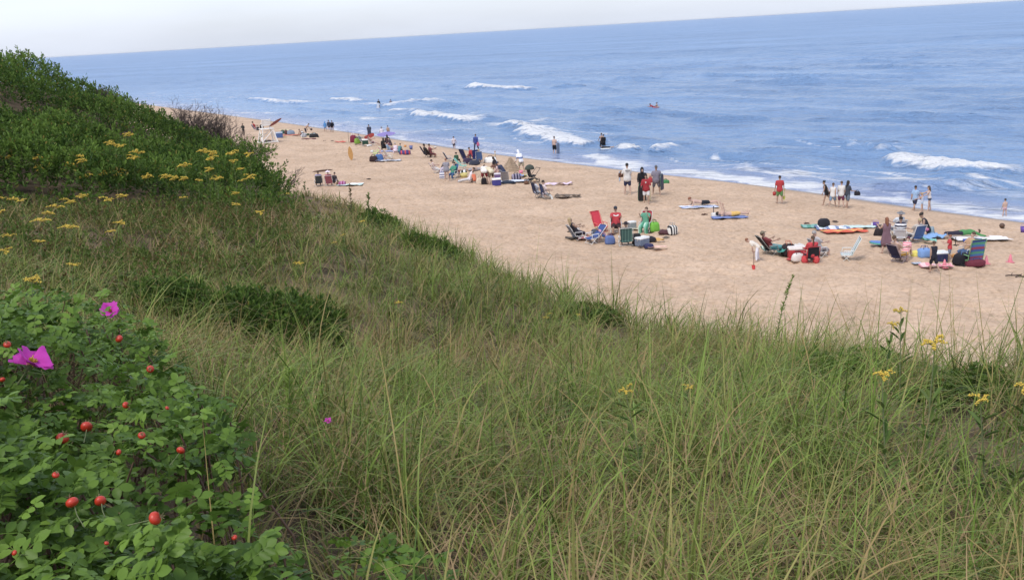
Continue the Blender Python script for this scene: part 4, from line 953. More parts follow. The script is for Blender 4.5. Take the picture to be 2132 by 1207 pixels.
    if bm is not None:
        q = [capsule(pel - X * .07 * B, pel + X * .07 * B, .127 * B, .127 * B), capsule(pel - X * .04 * B + T * .08, pel + X * .04 * B + T * .08, .09 * B, .09 * B)]
        nm = 'shorts'
        for sg in (-1, 1):
            hip, knee, ank, toe, fd = leg[sg]
            if legs == 'shorts': q.append(capsule(hip, hip + (knee - hip) * .82, .112 * bw, .098))
            elif legs == 'short': q.append(capsule(hip, hip + (knee - hip) * .25, .112 * bw, .10)); nm = 'shorts'
            elif legs == 'long': q += [capsule(hip, knee, .108 * bw, .08), capsule(knee, knee + (ank - knee) * .95, .08, .065)]; nm = 'trousers'
            elif legs in ('dress', 'towel'): q += [capsule(hip, hip + (knee - hip) * .9, .125, .15), capsule(hip * .5 + leg[-sg][0] * .5, (leg[-1][1] + leg[1][1]) * .5 * .9 + hip * .1, .13, .155)]; nm = 'skirt' if legs == 'dress' else 'towel_wrap'
            elif legs == 'blanket': q += [capsule(hip, knee, .14, .12), capsule(knee, ank, .12, .10)]; nm = 'blanket'
        skin(nm, mv(q), t, bm, vox)
    if shoes:
        for sg in (-1, 1):
            hip, knee, ank, toe, fd = leg[sg]; link('shoe', tri_mesh('shoe', mv([capsule(ank - fd * .04 - [0, 0, .02], toe - [0, 0, .01], .048, .042)]), cloth(shoes)), t)
    tag(t, label, 'person', group)
    # world-space helper for things held
    Rm = np.array(Matrix.Rotation(D(rz), 3, 'Z')); hand = {sg: np.array(loc) + Rm @ ((arm[sg][2] + arm[sg][3] * .1 + off) * s) for sg in (-1, 1)}
    return t, hand
def height_of(px, yf, yh):
    p = ground(px, yf); best = None
    lo, hi = .2, 3.0
    for _ in range(40):
        m = (lo + hi) / 2; q = p + [0, 0, m] - EYE; y = H_PX / 2 - FOCAL * (q @ UPV) / (q @ FWD)
        if y > yh: lo = m
        else: hi = m
    return min(max(lo, .7), 1.95)
def standing(px, yf, yh, rz, label, pose, sink=0.0, **kw):
    p = ground(px, yf); h = height_of(px, yf, yh)
    return person(p, rz, h, label, pose, sink=sink, **kw)
WALK = dict(hl=22, hr=-16, kl=8, kr=22, al=-14, ar=18, el=15, er=15); WALK2 = dict(hl=-16, hr=20, kl=24, kr=6, al=18, ar=-14, el=18, er=14)
STAND = dict(); STAND2 = dict(hl=6, hr=-6, sp=9, al=12, ar=3, el=25, er=15)
CHAIR = dict(lean=-22, hl=72, hr=76, kl=75, kr=80, al=25, ar=25, el=45, er=45, sp=7, nod=15); RECL = dict(lean=-35, hl=80, hr=78, kl=25, kr=35, al=30, ar=30, el=40, er=40, nod=20, sp=5)
FLOOR = dict(lean=12, hl=100, hr=112, kl=95, kr=110, al=35, ar=35, el=30, er=30, sp=8, curve=12); CROSS = dict(lean=8, hl=95, hr=95, kl=120, kr=120, sp=32, al=30, ar=30, el=60, er=60, curve=10)
LEGOUT = dict(lean=-12, hl=92, hr=90, kl=8, kr=12, al=-25, ar=-25, el=5, er=5, ab=14); PRONE = dict(lean=78, hl=-90, hr=-90, kl=3, kr=3, al=95, ar=95, el=70, er=70, nod=-45, ab=16, flatfeet=False); FACEDOWN = dict(lean=90, hl=-90, hr=-90, kl=2, kr=2, al=150, ar=150, el=20, er=20, ab=25, flatfeet=False)
SUPINE = dict(lean=-88, hl=92, hr=96, kl=4, kr=14, al=150, ar=150, el=60, er=60, ab=22, nod=25, flatfeet=False); BEND = dict(lean=72, hl=8, hr=2, kl=12, kr=8, al=85, ar=80, el=10, er=12, curve=22, sp=8, nod=0); STOOP = dict(lean=48, hl=12, hr=4, kl=14, kr=10, al=45, ar=40, el=15, er=15, curve=18)

# ------------------------------------------------------------------ beach things
def box_arr(c, sx, sy, sz, bev=0.0, rot=None):
    x, y, z = sx / 2, sy / 2, sz / 2; b = min(bev, x * .9, y * .9, z * .9)
    if b <= 0:
        V = np.array([(a, d, e) for e in (-z, z) for d in (-y, y) for a in (-x, x)]); F = np.array([(0, 2, 3, 1), (4, 5, 7, 6), (0, 1, 5, 4), (2, 6, 7, 3), (0, 4, 6, 2), (1, 3, 7, 5)])
    else:
        ring = lambda q, zz: [(-x + q[0], -y + q[1], zz), (-x + q[1], -y + q[0], zz)]
        def outl(i, zz):   # 8-corner outline inset by i
            X, Y = x - i, y - i; return [(X - b, -Y, zz), (X, -Y + b, zz), (X, Y - b, zz), (X - b, Y, zz), (-X + b, Y, zz), (-X, Y - b, zz), (-X, -Y + b, zz), (-X + b, -Y, zz)]
        V = np.array(outl(b * .6, -z) + outl(0, -z + b) + outl(0, z - b) + outl(b * .6, z)); F = [(r * 8 + j, r * 8 + (j + 1) % 8, (r + 1) * 8 + (j + 1) % 8, (r + 1) * 8 + j) for r in range(3) for j in range(8)]
        F += [(24, 25, 26, 27), (24, 27, 28, 31), (28, 29, 30, 31), (3, 2, 1, 0), (7, 4, 3, 0), (7, 6, 5, 4)]; F = np.array(F)
    if rot is not None: V = V @ np.array(rot).T
    return V + np.array(c), F
def bar(p0, p1, w, d=None):
    """square bar"""
    p0 = np.array(p0, float); p1 = np.array(p1, float); v = p1 - p0; l = np.linalg.norm(v); v /= l; d = d or w
    ref = np.array([0, 1., 0]) if abs(v[1]) < .9 else np.array([1., 0, 0]); a = np.cross(ref, v); a /= np.linalg.norm(a); b = np.cross(v, a)
    V = np.array([p + a * sa * w / 2 + b * sb * d / 2 for p in (p0, p1) for sa, sb in ((-1, -1), (1, -1), (1, 1), (-1, 1))])
    F = np.array([(0, 1, 5, 4), (1, 2, 6, 5), (2, 3, 7, 6), (3, 0, 4, 7), (3, 2, 1, 0), (4, 5, 6, 7)]); return V, F
def pipe(pts, r, sides=6):
    return join([capsule(a, b, r, r, sides, 1) for a, b in zip(pts[:-1], pts[1:])])
def sheet(w, l, nx=12, ny=16, amp=.03, th=.012, seed=0, f=2.6, base=0.0):
    """crumpled cloth lying flat, with thickness"""
    x = np.linspace(-w / 2, w / 2, nx); y = np.linspace(-l / 2, l / 2, ny); X, Y = np.meshgrid(x, y, indexing='ij')
    Z = th + base + amp * np.clip(.5 + fbm(X * f + seed * 7.7, Y * f - seed * 3.1, 2), 0, 2); k = .06 * perlin(X * 2 + seed, Y * 2); X2 = X + k; Y2 = Y - k
    Vt = np.stack([X2, Y2, Z], -1).reshape(-1, 3); Vb = Vt - [0, 0, th]; n = nx * ny; Ft = grid_faces(nx, ny)
    rim = [i * ny for i in range(nx)] + [(nx - 1) * ny + j for j in range(1, ny)] + [i * ny + ny - 1 for i in range(nx - 2, -1, -1)] + [j for j in range(ny - 2, 0, -1)]
    m = len(rim); Fr = np.array([(rim[i], rim[(i + 1) % m], rim[(i + 1) % m] + n, rim[i] + n) for i in range(m)])
    return np.concatenate([Vt, Vb]), np.concatenate([Ft, Ft[:, ::-1] + n, Fr])
def towel(px, py, w, l, rz, label, mat, seed=0, amp=.05, name='towel', cat='towel', group=None, z=0.0):
    p = ground(px, py); V, F = sheet(w, l, seed=seed, amp=amp); o = link(name, mesh_np(name, V, F, smooth=True, mat=mat), loc=p + [0, 0, z + .035]); o.rotation_euler = (0, 0, rad(rz))
    # lie along the slope of the sand
    q = .3; nx_ = float(beach_z(p[0] - q, p[1]) - beach_z(p[0] + q, p[1])) / (2 * q); ny_ = float(beach_z(p[0], p[1] - q) - beach_z(p[0], p[1] + q)) / (2 * q)
    n = Vector((nx_, ny_, 1)).normalized(); o.rotation_euler = (Vector((0, 0, 1)).rotation_difference(n).to_matrix() @ Matrix.Rotation(rad(rz), 3, 'Z')).to_euler()
    return tag(o, label, cat, group)
def lump_arr(sx, sy, sz, seed, rough=.25, nu=14, nv=9, sq=.7):
    """soft sagging lump resting on z=0"""
    V = []
    for i in range(nv + 1):
        f = math.pi * i / nv
        for j in range(nu):
            a = 6.2832 * j / nu; cs = lambda t: math.copysign(abs(t) ** sq, t)
            V.append((cs(math.sin(f)) * cs(math.cos(a)), cs(math.sin(f)) * cs(math.sin(a)), cs(math.cos(f))))
    V = np.array(V); n = 1 + rough * (perlin(V[:, 0] * 1.9 + seed * 5, V[:, 1] * 1.9 + V[:, 2] * 1.3) + .5 * perlin(V[:, 0] * 4 + seed, V[:, 2] * 4 + V[:, 1] * 3))
    V = V * n[:, None] * [sx / 2, sy / 2, sz / 2]; V[:, 2] = np.maximum(V[:, 2] + sz * .42, -.01); V[:, :2] *= (1.06 - .22 * np.clip(V[:, 2:3] / sz, 0, 1))
    return V, np.array([(i * nu + j, i * nu + (j + 1) % nu, (i + 1) * nu + (j + 1) % nu, (i + 1) * nu + j) for i in range(nv) for j in range(nu)])
def heap(px, py, sx, sy, sz, rz, label, mat, seed=0, name='clothes_heap', cat='clothes', group=None):
    o = link(name, mesh_np(name, *lump_arr(sx, sy, sz, seed, .45), mat=mat), loc=ground(px, py) + [0, 0, .01]); o.rotation_euler = (0, 0, rad(rz)); return tag(o, label, cat, group)
def bag(px, py, sx, sy, sz, rz, label, col, strap=None, seed=0, mat=None, name='beach_bag', kind='tote', cat='bag', at=None):
    p = ground(px, py) if at is None else at; t = empty(name, p, rad(rz)); m = mat or cloth(col)
    link('bag_body', mesh_np('bag_body', *lump_arr(sx, sy, sz, seed, .14, sq=.5), mat=m), t)
    sm = cloth(strap or tuple(c * .6 for c in col))
    if kind == 'tote':
        for sg in (-1, 1): link('handle', tri_mesh('handle', [pipe([(-sx * .2, sg * sy * .28, sz * .8), (-sx * .14, sg * sy * .2, sz * 1.15), (sx * .14, sg * sy * .2, sz * 1.15), (sx * .2, sg * sy * .28, sz * .8)], .012)], sm), t)
    else:
        link('pocket', mesh_np('pocket', *(lambda v, f: (v + [0, -sy * .42, 0], f))(*lump_arr(sx * .7, sy * .4, sz * .5, seed + 3, .1)), mat=sm), t)
        for sg in (-1, 1): link('strap', tri_mesh('strap', [pipe([(sg * sx * .2, sy * .3, sz * .85), (sg * sx * .26, sy * .62, sz * .6), (sg * sx * .22, sy * .5, sz * .1)], .018)], sm), t)
    return tag(t, label, cat)
def cooler(px, py, w, d, h, rz, label, body, lid, kind='box'):
    t = empty('cooler', ground(px, py), rad(rz)); link('cooler_body', tri_mesh('cooler_body', [box_arr((0, 0, h * .39), w, d, h * .78, .03)], cloth(body, .45), False), t)
    link('lid', tri_mesh('lid', [box_arr((0, 0, h * .88), w * 1.04, d * 1.06, h * .2, .03)], cloth(lid, .45), False), t)
    link('handle', tri_mesh('handle', [pipe([(-w * .53, 0, h * .6), (-w * .5, -d * .3, h * 1.02), (w * .5, -d * .3, h * 1.02), (w * .53, 0, h * .6)], .013)], cloth(lid, .5)), t); return tag(t, label, 'cooler')
def beach_chair(p, rz, label, fabric, frame=(.62, .62, .62), seat_h=.24, back=.62, recl=28, w=.54, mat=None, arms=True, group=None):
    """low folding chair, seat facing local +Y"""
    t = empty('beach_chair', p, rad(rz)); m = mat or cloth(fabric); fm = cloth(frame, .4); a = rad(recl); b0 = np.array([0, -.2, seat_h]); b1 = b0 + np.array([0, -math.sin(a), math.cos(a)]) * back
    rot = np.array([[1, 0, 0], [0, math.cos(a), -math.sin(a)], [0, math.sin(a), math.cos(a)]])
    def panel(w_, l_, sag):
        V, F = sheet(w_, l_, 6, 8, 0, .012); V[:, 2] -= sag * (1 - (V[:, 0] / (w_ / 2)) ** 2); return V, F
    V, F = panel(w - .05, .42, .04); link('seat', mesh_np('seat', V + [0, .0, seat_h - .01], F, mat=m), t)
    V, F = panel(w - .05, back, .04); V = np.stack([V[:, 0], V[:, 2], V[:, 1]], -1) * [1, -1, 1]; V = V @ rot.T; link('backrest', mesh_np('backrest', V + (b0 + b1) / 2, F[:, ::-1], mat=m), t)
    for sg in (-1, 1):
        x = sg * w / 2
        link('side_frame', tri_mesh('side_frame', [pipe([(x, .22, seat_h), (x, -.2, seat_h), (x, b1[1], b1[2])], .013)], fm), t)
        link('leg', tri_mesh('leg', [pipe([(x, .16, seat_h), (x * 1.04, -.12, .0)], .012)], fm), t); link('leg', tri_mesh('leg', [pipe([(x, -.16, seat_h + .05), (x * 1.04, .2, .0)], .012)], fm), t)
        if arms: link('armrest', tri_mesh('armrest', [box_arr((x, -.06, seat_h + .2), .05, .42, .025, .01), bar((x, .13, seat_h + .19), (x, .16, seat_h), .02), bar((x, -.24, seat_h + .19), (x, -.22, seat_h + .03), .02)], fm, False), t)
    link('top_rail', tri_mesh('top_rail', [pipe([(-w / 2, b1[1], b1[2]), (w / 2, b1[1], b1[2])], .013)], fm), t); link('foot_bar', tri_mesh('foot_bar', [pipe([(-w / 2, .2, .02), (w / 2, .2, .02)], .011), pipe([(-w / 2, -.12, .02), (w / 2, -.12, .02)], .011)], fm), t)
    return tag(t, label, 'beach chair', group)
def sitter(px, py, rz, label, fabric, h=1.7, chair_label=None, pose=CHAIR, chair_kw=None, **kw):
    p = ground(px, py); beach_chair(p, rz, chair_label, fabric, **(chair_kw or {}))
    f = np.array([-math.sin(rad(rz)), math.cos(rad(rz)), 0]); return person(p - f * .06, rz, h, label, pose, seat=.25, **kw)
def board_arr(L, w, th, nose=.5, tail=.8):
    """body board / surfboard outline standing along +Z, face +Y"""
    n = 12; out = []
    for i in range(n + 1):
        s = i / n; prof = min(1, (s / .10) ** .5 * (1 - tail) + tail if s < .1 else 1) if nose < .9 else math.sin(math.pi * min(max(s, .015), .985)) ** .62
        if nose < .9 and s > 1 - .3: q = (s - .7) / .3; prof = math.sqrt(max(0, 1 - (q * .96) ** 2.4))
        out.append((s * L, w / 2 * prof))
    V, F = [], []
    for z, x in out: V += [(-x, -th / 2, z), (-x * .96, th / 2, z), (x * .96, th / 2, z), (x, -th / 2, z)]
    for i in range(n):
        for j in range(4): F.append((i * 4 + j, i * 4 + (j + 1) % 4, (i + 1) * 4 + (j + 1) % 4, (i + 1) * 4 + j))
    F += [(0, 1, 2, 3), (n * 4 + 3, n * 4 + 2, n * 4 + 1, n * 4)]; return np.array(V), np.array(F)
def body_board(loc, rot, L, w, label, col, rail, th=.06, nose=.5, name='body_board', cat='body board'):
    t = empty(name, loc); t.rotation_euler = tuple(rad(a) for a in rot)
    V, F = board_arr(L, w, th, nose); link('deck', mesh_np('deck', V, F, smooth=False, mat=cloth(col, .45)), t)
    V, F = board_arr(L * 1.015, w * 1.04, th * .5, nose); link('rail', mesh_np('rail', V - [0, 0, L * .007], F, smooth=False, mat=cloth(rail, .45)), t); return tag(t, label, cat)
def flip_flops(px, py, rz, label, col, group):
    p = ground(px, py)
    for k, (dx, dr) in enumerate(((0, 0), (.16, 20))):
        q = p + np.array([dx * math.cos(rad(rz)), dx * math.sin(rad(rz)) + .05 * k, .0]); q[2] = beach_z(q[0], q[1]) + .01; t = empty('flip_flop', q, rad(rz + dr))
        link('sole', tri_mesh('sole', [box_arr((0, 0, .02), .1, .27, .03, .012)], cloth(col), False), t); link('strap', tri_mesh('strap', [pipe([(-.045, -.02, .035), (0, .07, .07), (.045, -.02, .035)], .01)], cloth(col)), t); tag(t, label, 'sandal', group)
def bucket(px, py, r, h, label, col, handle=(.7, .7, .65)):
    t = empty('bucket', ground(px, py)); n = 14; th = np.arange(n) * 6.2832 / n; c = np.stack([np.cos(th), np.sin(th)], -1)
    rings = [(0, .0), (r * .75, 0), (r, h), (r * .92, h), (r * .68, .03), (0, .03)]; V = np.concatenate([np.concatenate([c * q, np.full((n, 1), z)], 1) for q, z in rings])
    F = np.array([(i * n + j, i * n + (j + 1) % n, (i + 1) * n + (j + 1) % n, (i + 1) * n + j) for i in range(5) for j in range(n)]); link('pail', mesh_np('pail', V, F, mat=cloth(col, .45)), t)
    link('handle', tri_mesh('handle', [pipe([(r * math.cos(a), r * .25 * math.sin(a), h + r * .8 * math.sin(a)) for a in np.linspace(0, math.pi, 7)], .008)], cloth(handle)), t); return tag(t, label, 'bucket')
def cone(px, py, label, group=None):
    t = empty('toy_cone', ground(px, py)); n = 12; th = np.arange(n) * 6.2832 / n; c = np.stack([np.cos(th), np.sin(th)], -1)
    V = np.concatenate([np.concatenate([c * q, np.full((n, 1), z)], 1) for q, z in ((.10, .02), (.025, .34), (.001, .345))]); F = np.array([(i * n + j, i * n + (j + 1) % n, (i + 1) * n + (j + 1) % n, (i + 1) * n + j) for i in range(2) for j in range(n)])
    m = cloth((.72, .16, .22), .5); link('cone', mesh_np('cone', V, F, mat=m), t); link('base', tri_mesh('base', [box_arr((0, 0, .012), .26, .26, .03, .01)], m, False), t); return tag(t, label, 'cone', group)
def ball(px, py, r, label, col):
    V, F = ellipsoid((0, 0, r), r, r, r, 12, 8); o = link('ball', tri_mesh('ball', [(V, F)], col if not isinstance(col, tuple) else cloth(col, .4)), loc=ground(px, py)); return tag(o, label, 'ball')
def spade(loc, rot, L, label, col, shaft=(.55, .42, .25)):
    t = empty('toy_shovel', loc); t.rotation_euler = tuple(rad(a) for a in rot); link('shaft', tri_mesh('shaft', [pipe([(0, 0, .14), (0, 0, L)], .013), pipe([(-.05, 0, L), (.05, 0, L)], .014)], cloth(shaft, .5)), t)
    V, F = sheet(.15, .2, 5, 6, 0, .01); V[:, 2] -= .03 * (1 - (V[:, 0] / .075) ** 2); V = np.stack([V[:, 0] * (1 - .35 * (V[:, 1] < -.05)), V[:, 2], V[:, 1] + .08], -1); link('blade', mesh_np('blade', V, F[:, ::-1], mat=cloth(col, .5)), t); return tag(t, label, 'shovel')
def open_book(loc, rz, label):
    t = empty('open_book', loc, rad(rz)); m = cloth((.75, .73, .68))
    for sg in (-1, 1): link('page_block', tri_mesh('page_block', [box_arr((sg * .07, 0, .05), .13, .2, .02, 0, Matrix.Rotation(rad(sg * -22), 3, 'Y'))], m, False), t)
    link('cover', tri_mesh('cover', [box_arr((0, 0, .015), .05, .2, .012)], cloth((.3, .1, .1)), False), t); return tag(t, label, 'book')

# ------------------------------------------------------------------ who and what is on the beach
S = srgb
NAVY, BLACK, WHITE, RED, GREY, KHAKI = S(38, 45, 80), S(28, 28, 32), S(208, 205, 202), S(185, 28, 38), S(135, 132, 140), S(150, 140, 115)
BLUE, TEAL, MAROON, LIME, PINK, GREEN = S(45, 85, 160), S(60, 150, 140), S(95, 25, 45), S(125, 170, 45), S(225, 120, 130), S(45, 120, 60)
def hold(p, dx=0, dy=0, dz_=0): return np.array(p) + [dx, dy, dz_]
# --- four standing with boards near the water
t, hd = standing(1307, 404, 342, 5, 'man in white t-shirt with dark print on the back, navy shorts and black cap', dict(WALK, abl=28, al=10, el=70, hl=5, hr=-4, kl=4, kr=6), hair='dark', hat='cap', hatcol=BLACK, top=WHITE, bottom=NAVY, build=1.15)
# block lettering on the back of that shirt
pm = cloth(S(70, 55, 60)); pr = [box_arr((-.13 + .042 * k, -.148 - .004 * abs(k - 3), 1.40 + q), .03, .012, .018 if k % 2 == q_ % 2 else .022) for q_, q in enumerate((-.03, 0, .03)) for k in range(7)]
link('print', tri_mesh('print', pr, pm, False), t)
body_board(hold(hd[-1], -.12, .0, -.42), (0, 6, 80), .62, .42, 'light blue body board under the arm of the man in white t-shirt', S(90, 140, 200), S(200, 210, 220))
bag(0, 0, .3, .2, .3, 10, 'brown bag under the arm of the man in white t-shirt', S(95, 60, 45), seed=2, at=hold(hd[-1], -.06, -.14, -.12))
t, hd = standing(1338, 416, 350, 180, 'person in black hooded top behind a boy in red', dict(al=15, ar=15, el=40, er=40, ab=12), hair=None, hat='hood', hatcol=BLACK, top=BLACK, sleeves='long', bottom=BLACK, legs='shorts')
p = ground(1336, 418); body_board(p + [0, -.12, .02], (0, 2, 10), 1.05, .5, 'black body board with green rail standing upright before the hooded person', S(40, 38, 42), S(60, 165, 120))
t, hd = standing(1346, 424, 364, 165, 'boy in red hooded sweatshirt and white shorts facing the dune', dict(hl=2, hr=-2, al=20, ar=20, el=70, er=60, ab=14), hair='dark', top=S(160, 25, 40), sleeves='long', bottom=S(225, 225, 228), skin_c='tan', build=1.15)
link('chest_emblem', tri_mesh('chest_emblem', [box_arr((.0, .15, 1.33), .09, .012, .05), box_arr((0, .15, 1.28), .05, .012, .03)], cloth(WHITE), False), t)
p = ground(1353, 418); body_board(p, (0, -4, 70), .72, .4, 'pale yellow body board leaning behind the boy in red', S(215, 195, 140), S(225, 210, 165), .05)
t, hd = standing(1367, 406, 346, 175, 'heavy bearded man in grey t-shirt and long grey shorts facing the dune', dict(sp=10, al=5, ar=10, el=20, er=35, ab=16), hair='grey', hat='cap', hatcol=S(90, 90, 95), top=S(128, 122, 138), bottom=S(112, 108, 118), build=1.3, skin_c='tan')
body_board(hold(hd[-1], .0, -.03, -.5), (0, -3, 60), 1.0, .45, 'dark body board under the arm of the man in grey', S(45, 48, 75), S(90, 120, 110))
bag(0, 0, .26, .2, .34, 20, 'red bag in the hand of the man in grey', S(190, 50, 50), seed=4, at=hold(hd[1], -.06, -.06, -.06))
bag(1386, 382, .5, .35, .26, 10, 'green bag on the sand behind the man in grey', S(55, 130, 75), seed=5)
# --- walkers at the right
t, hd = standing(1623, 424, 367, -8, 'boy in red t-shirt and green shorts walking to the water', dict(hl=5, hr=-5, kl=3, kr=8, al=4, ar=8, el=15, er=12, ab=14), hair='dark', top=S(180, 32, 42), bottom=S(90, 135, 75), skin_c='tan')
bucket(0, 0, .11, .2, 'red bucket in the hand of the boy in red t-shirt', S(180, 35, 35)).location = hold(hd[-1], -.02, 0, -.27)
spade(hold(hd[1], .0, 0, -.52), (0, 4, 0), .62, 'yellow toy shovel in the hand of the boy in red t-shirt', S(190, 190, 70), S(190, 190, 80))
t, hd = standing(1720, 428, 376, 62, 'girl in black top stepping forward with one leg bent back', dict(lean=14, hl=14, hr=-28, kl=4, kr=62, al=15, ar=-22, el=20, er=15), hair='dark', hairstyle='bun', top=BLACK, sleeves='none', bottom=S(70, 45, 60), legs='short', skin_c='tan')
bag(0, 0, .2, .12, .22, 0, 'small dark bag dangling from the hand of the girl in black', S(70, 45, 35), at=hold(hd[1], -.03, 0, -.2), seed=6)
standing(1733, 431, 381, -35, 'person in white sleeveless shirt and blue denim shorts', dict(WALK2, lean=8), hair='brown', top=WHITE, sleeves='none', bottom=S(110, 140, 170), skin_c='tan')
standing(1751, 432, 378, -20, 'person in white t-shirt and long maroon shorts', dict(STAND2, sp=5), hair='brown', top=WHITE, bottom=S(110, 45, 75))
t, hd = standing(1764, 433, 377, -75, 'woman in dark top with dark shoulder bag beside the maroon shorts', dict(WALK, hl=10, hr=-6, er=60, ar=20), hair='dark', hairstyle='long', top=S(60, 68, 82), bottom=S(95, 110, 125), skin_c='tan')
bag(0, 0, .34, .16, .24, -10, 'dark shoulder bag of the woman in dark top', S(38, 34, 44), at=hold(hd[1], .06, -.08, -.22), seed=7)
standing(1904, 439, 387, -55, 'man in light blue shirt and navy shorts walking at the water', dict(WALK, hl=18, hr=-24, kr=16), hair='dark', top=S(140, 175, 215), bottom=S(40, 45, 75), skin_c='tan', sleeves='short')
standing(1919, 441, 402, 60, 'small child in pale blue swimsuit before a woman in swimsuit', dict(al=60, ar=70, el=20, er=20), hair='blond', top=S(185, 195, 215), sleeves='swim', bottom=S(160, 180, 205), legs='short', build=.9)
standing(1934, 439, 388, 75, 'woman in patterned white swimsuit reaching to a child', dict(al=45, ar=60, el=30, er=35, lean=6, hl=6, hr=-6), hair='brown', hairstyle='long', top=S(205, 200, 205), sleeves='swim', bottom=S(70, 80, 100), legs='short', build=1.1)
# --- bathers
def wading(px, yw, yh, rz, label, pose, sink, h=None, **kw):
    p = at_z(px, yw, .0); q = p - EYE; h_ = (yw - yh) * (q @ FWD) / FOCAL + sink if h is None else h
    return person(np.array([p[0], p[1], -sink]), rz, min(max(h_, .9), 1.9), label, pose, **kw)
wading(2091, 452, 414, 8, 'child in pink trunks standing at the foaming edge at the far right', dict(ab=10), .04, hair='dark', bottom=S(205, 160, 170), legs='short', skin_c='fair')
t, hd = wading(1155, 320, 285, -25, 'bare-chested man in black trunks standing in shallow water', dict(al=5, ar=15), .12, hair='brown', bottom=BLACK, skin_c='fair')
body_board(hold(hd[1], .02, 0, -.75), (0, 3, 50), 1.05, .42, 'grey blue body board at the side of the man in shallow water', S(120, 130, 150), S(150, 150, 165))
wading(1253, 301, 281, 10, 'bare-backed bather in dark trunks among the breaking waves', dict(al=40, ar=20), .55, 1.7, hair='dark', bottom=BLACK, skin_c='tan')
wading(1257, 302, 284, 0, 'bather in black wetsuit beside the bare-backed one in the waves', dict(al=30, ar=40), .6, 1.65, hair='dark', top=BLACK, sleeves='long', bottom=BLACK)
p = at_z(1263, 309); person(p + [0, 0, -.06], 90, 1.5, 'swimmer lying on a white body board in the foam', PRONE, hair='dark', top=S(60, 60, 65), bottom=BLACK, skin_c='tan', sink=.02)
body_board(at_z(1262, 310) + [-.55, 0, .02], (90, 0, 90), 1.05, .5, 'white body board under the swimmer in the foam', S(235, 235, 232), S(200, 205, 215))
p = at_z(1361, 224); person(p + [0, 0, -.15], 100, 1.7, 'swimmer on a red float far out in the calm water', dict(PRONE, lean=55), hair='dark', top=S(180, 60, 70), bottom=S(120, 40, 50), skin_c='tan')
body_board(at_z(1361, 225) + [-1.0, 0, .04], (90, 0, 90), 1.7, .5, 'red float far out on the calm water', S(165, 60, 75), S(180, 90, 100))
p = at_z(1368, 223); person(p + [0, 0, -1.1], 60, 1.75, 'swimmer with dark hair beside the red float, head and shoulders above water', dict(al=60, ar=60), hair='dark', skin_c='tan')
wading(789, 224, 209, -10, 'dark wader holding a white board in the far surf', dict(al=20, ar=20), .35, 1.75, hair='dark', top=BLACK, sleeves='long', bottom=BLACK)
body_board(at_z(786, 225) + [0, 0, -.1], (0, 15, 20), 1.0, .45, 'pale board at the side of the dark wader in the far surf', S(215, 215, 220), S(190, 195, 205))
wading(814, 218, 208, 0, 'bather up to the hips in the far surf', dict(al=50, ar=50), .85, 1.75, hair='dark', top=S(120, 110, 120), skin_c='tan')
standing(946, 311, 284, 170, 'child in pale striped top and dark shorts walking up from the water', dict(WALK, abl=20), hair='dark', top=S(200, 190, 200), bottom=S(70, 65, 80), skin_c='tan')
t, hd = standing(992, 314, 279, 165, 'man in blue jacket walking along the wet sand', dict(WALK2, ab=14), hair='dark', top=S(45, 70, 150), sleeves='long', bottom=S(55, 50, 75), legs='long', skin_c='tan')
bag(0, 0, .3, .2, .4, 0, 'pink towel bag in the hand of the man in blue jacket', S(190, 80, 120), at=hold(hd[-1], .02, 0, -.3), seed=8)
standing(770, 288, 260, 5, 'man wrapped in a navy hooded towel at the water edge', dict(al=20, ar=20, el=50, er=50), hair='dark', top=S(55, 60, 80), sleeves='long', bottom=S(60, 65, 88), legs='towel', build=1.2, skin_c='tan')
t, hd = standing(796, 289, 265, 10, 'girl in white top holding a lavender surf mat at the water edge', dict(al=15, ar=15, el=20, er=20, ab=20), hair='dark', top=S(220, 212, 222), bottom=S(215, 210, 225), skin_c='tan')
body_board(ground(788, 289) + [-.1, -.3, .45], (0, 88, 8), 2.1, .5, 'long lavender striped surf mat held level at the water edge', S(150, 140, 225), S(190, 180, 235), .12, 1.0, 'surf_mat', 'surf mat')
standing(809, 286, 262, -10, 'bare-backed boy in dark shorts at the water edge', STAND2, hair='dark', bottom=S(65, 65, 80), skin_c='tan')
standing(678, 275, 253, 10, 'person in bright blue hooded top, leftmost of three at the water edge', dict(WALK, al=25), hair=None, hat='hood', hatcol=S(60, 140, 210), top=S(60, 140, 210), sleeves='long', bottom=S(120, 90, 80), legs='short', skin_c='tan')
standing(686, 276, 250, 0, 'person in navy jacket, middle of three at the water edge', WALK2, hair='dark', top=S(50, 58, 80), sleeves='long', bottom=S(200, 160, 150), legs='short', skin_c='fair')
standing(693, 276, 251, 0, 'person in black jacket, rightmost of three at the water edge', WALK, hair='dark', top=S(28, 30, 42), sleeves='long', bottom=S(220, 170, 170), legs='short', skin_c='tan')
standing(508, 282, 258, 160, 'dark clad man standing behind the bare twigs of the hill', dict(ab=20, el=60, er=60), hair='dark', top=S(45, 48, 48), sleeves='long', bottom=S(70, 62, 62), legs='long', skin_c='brown')

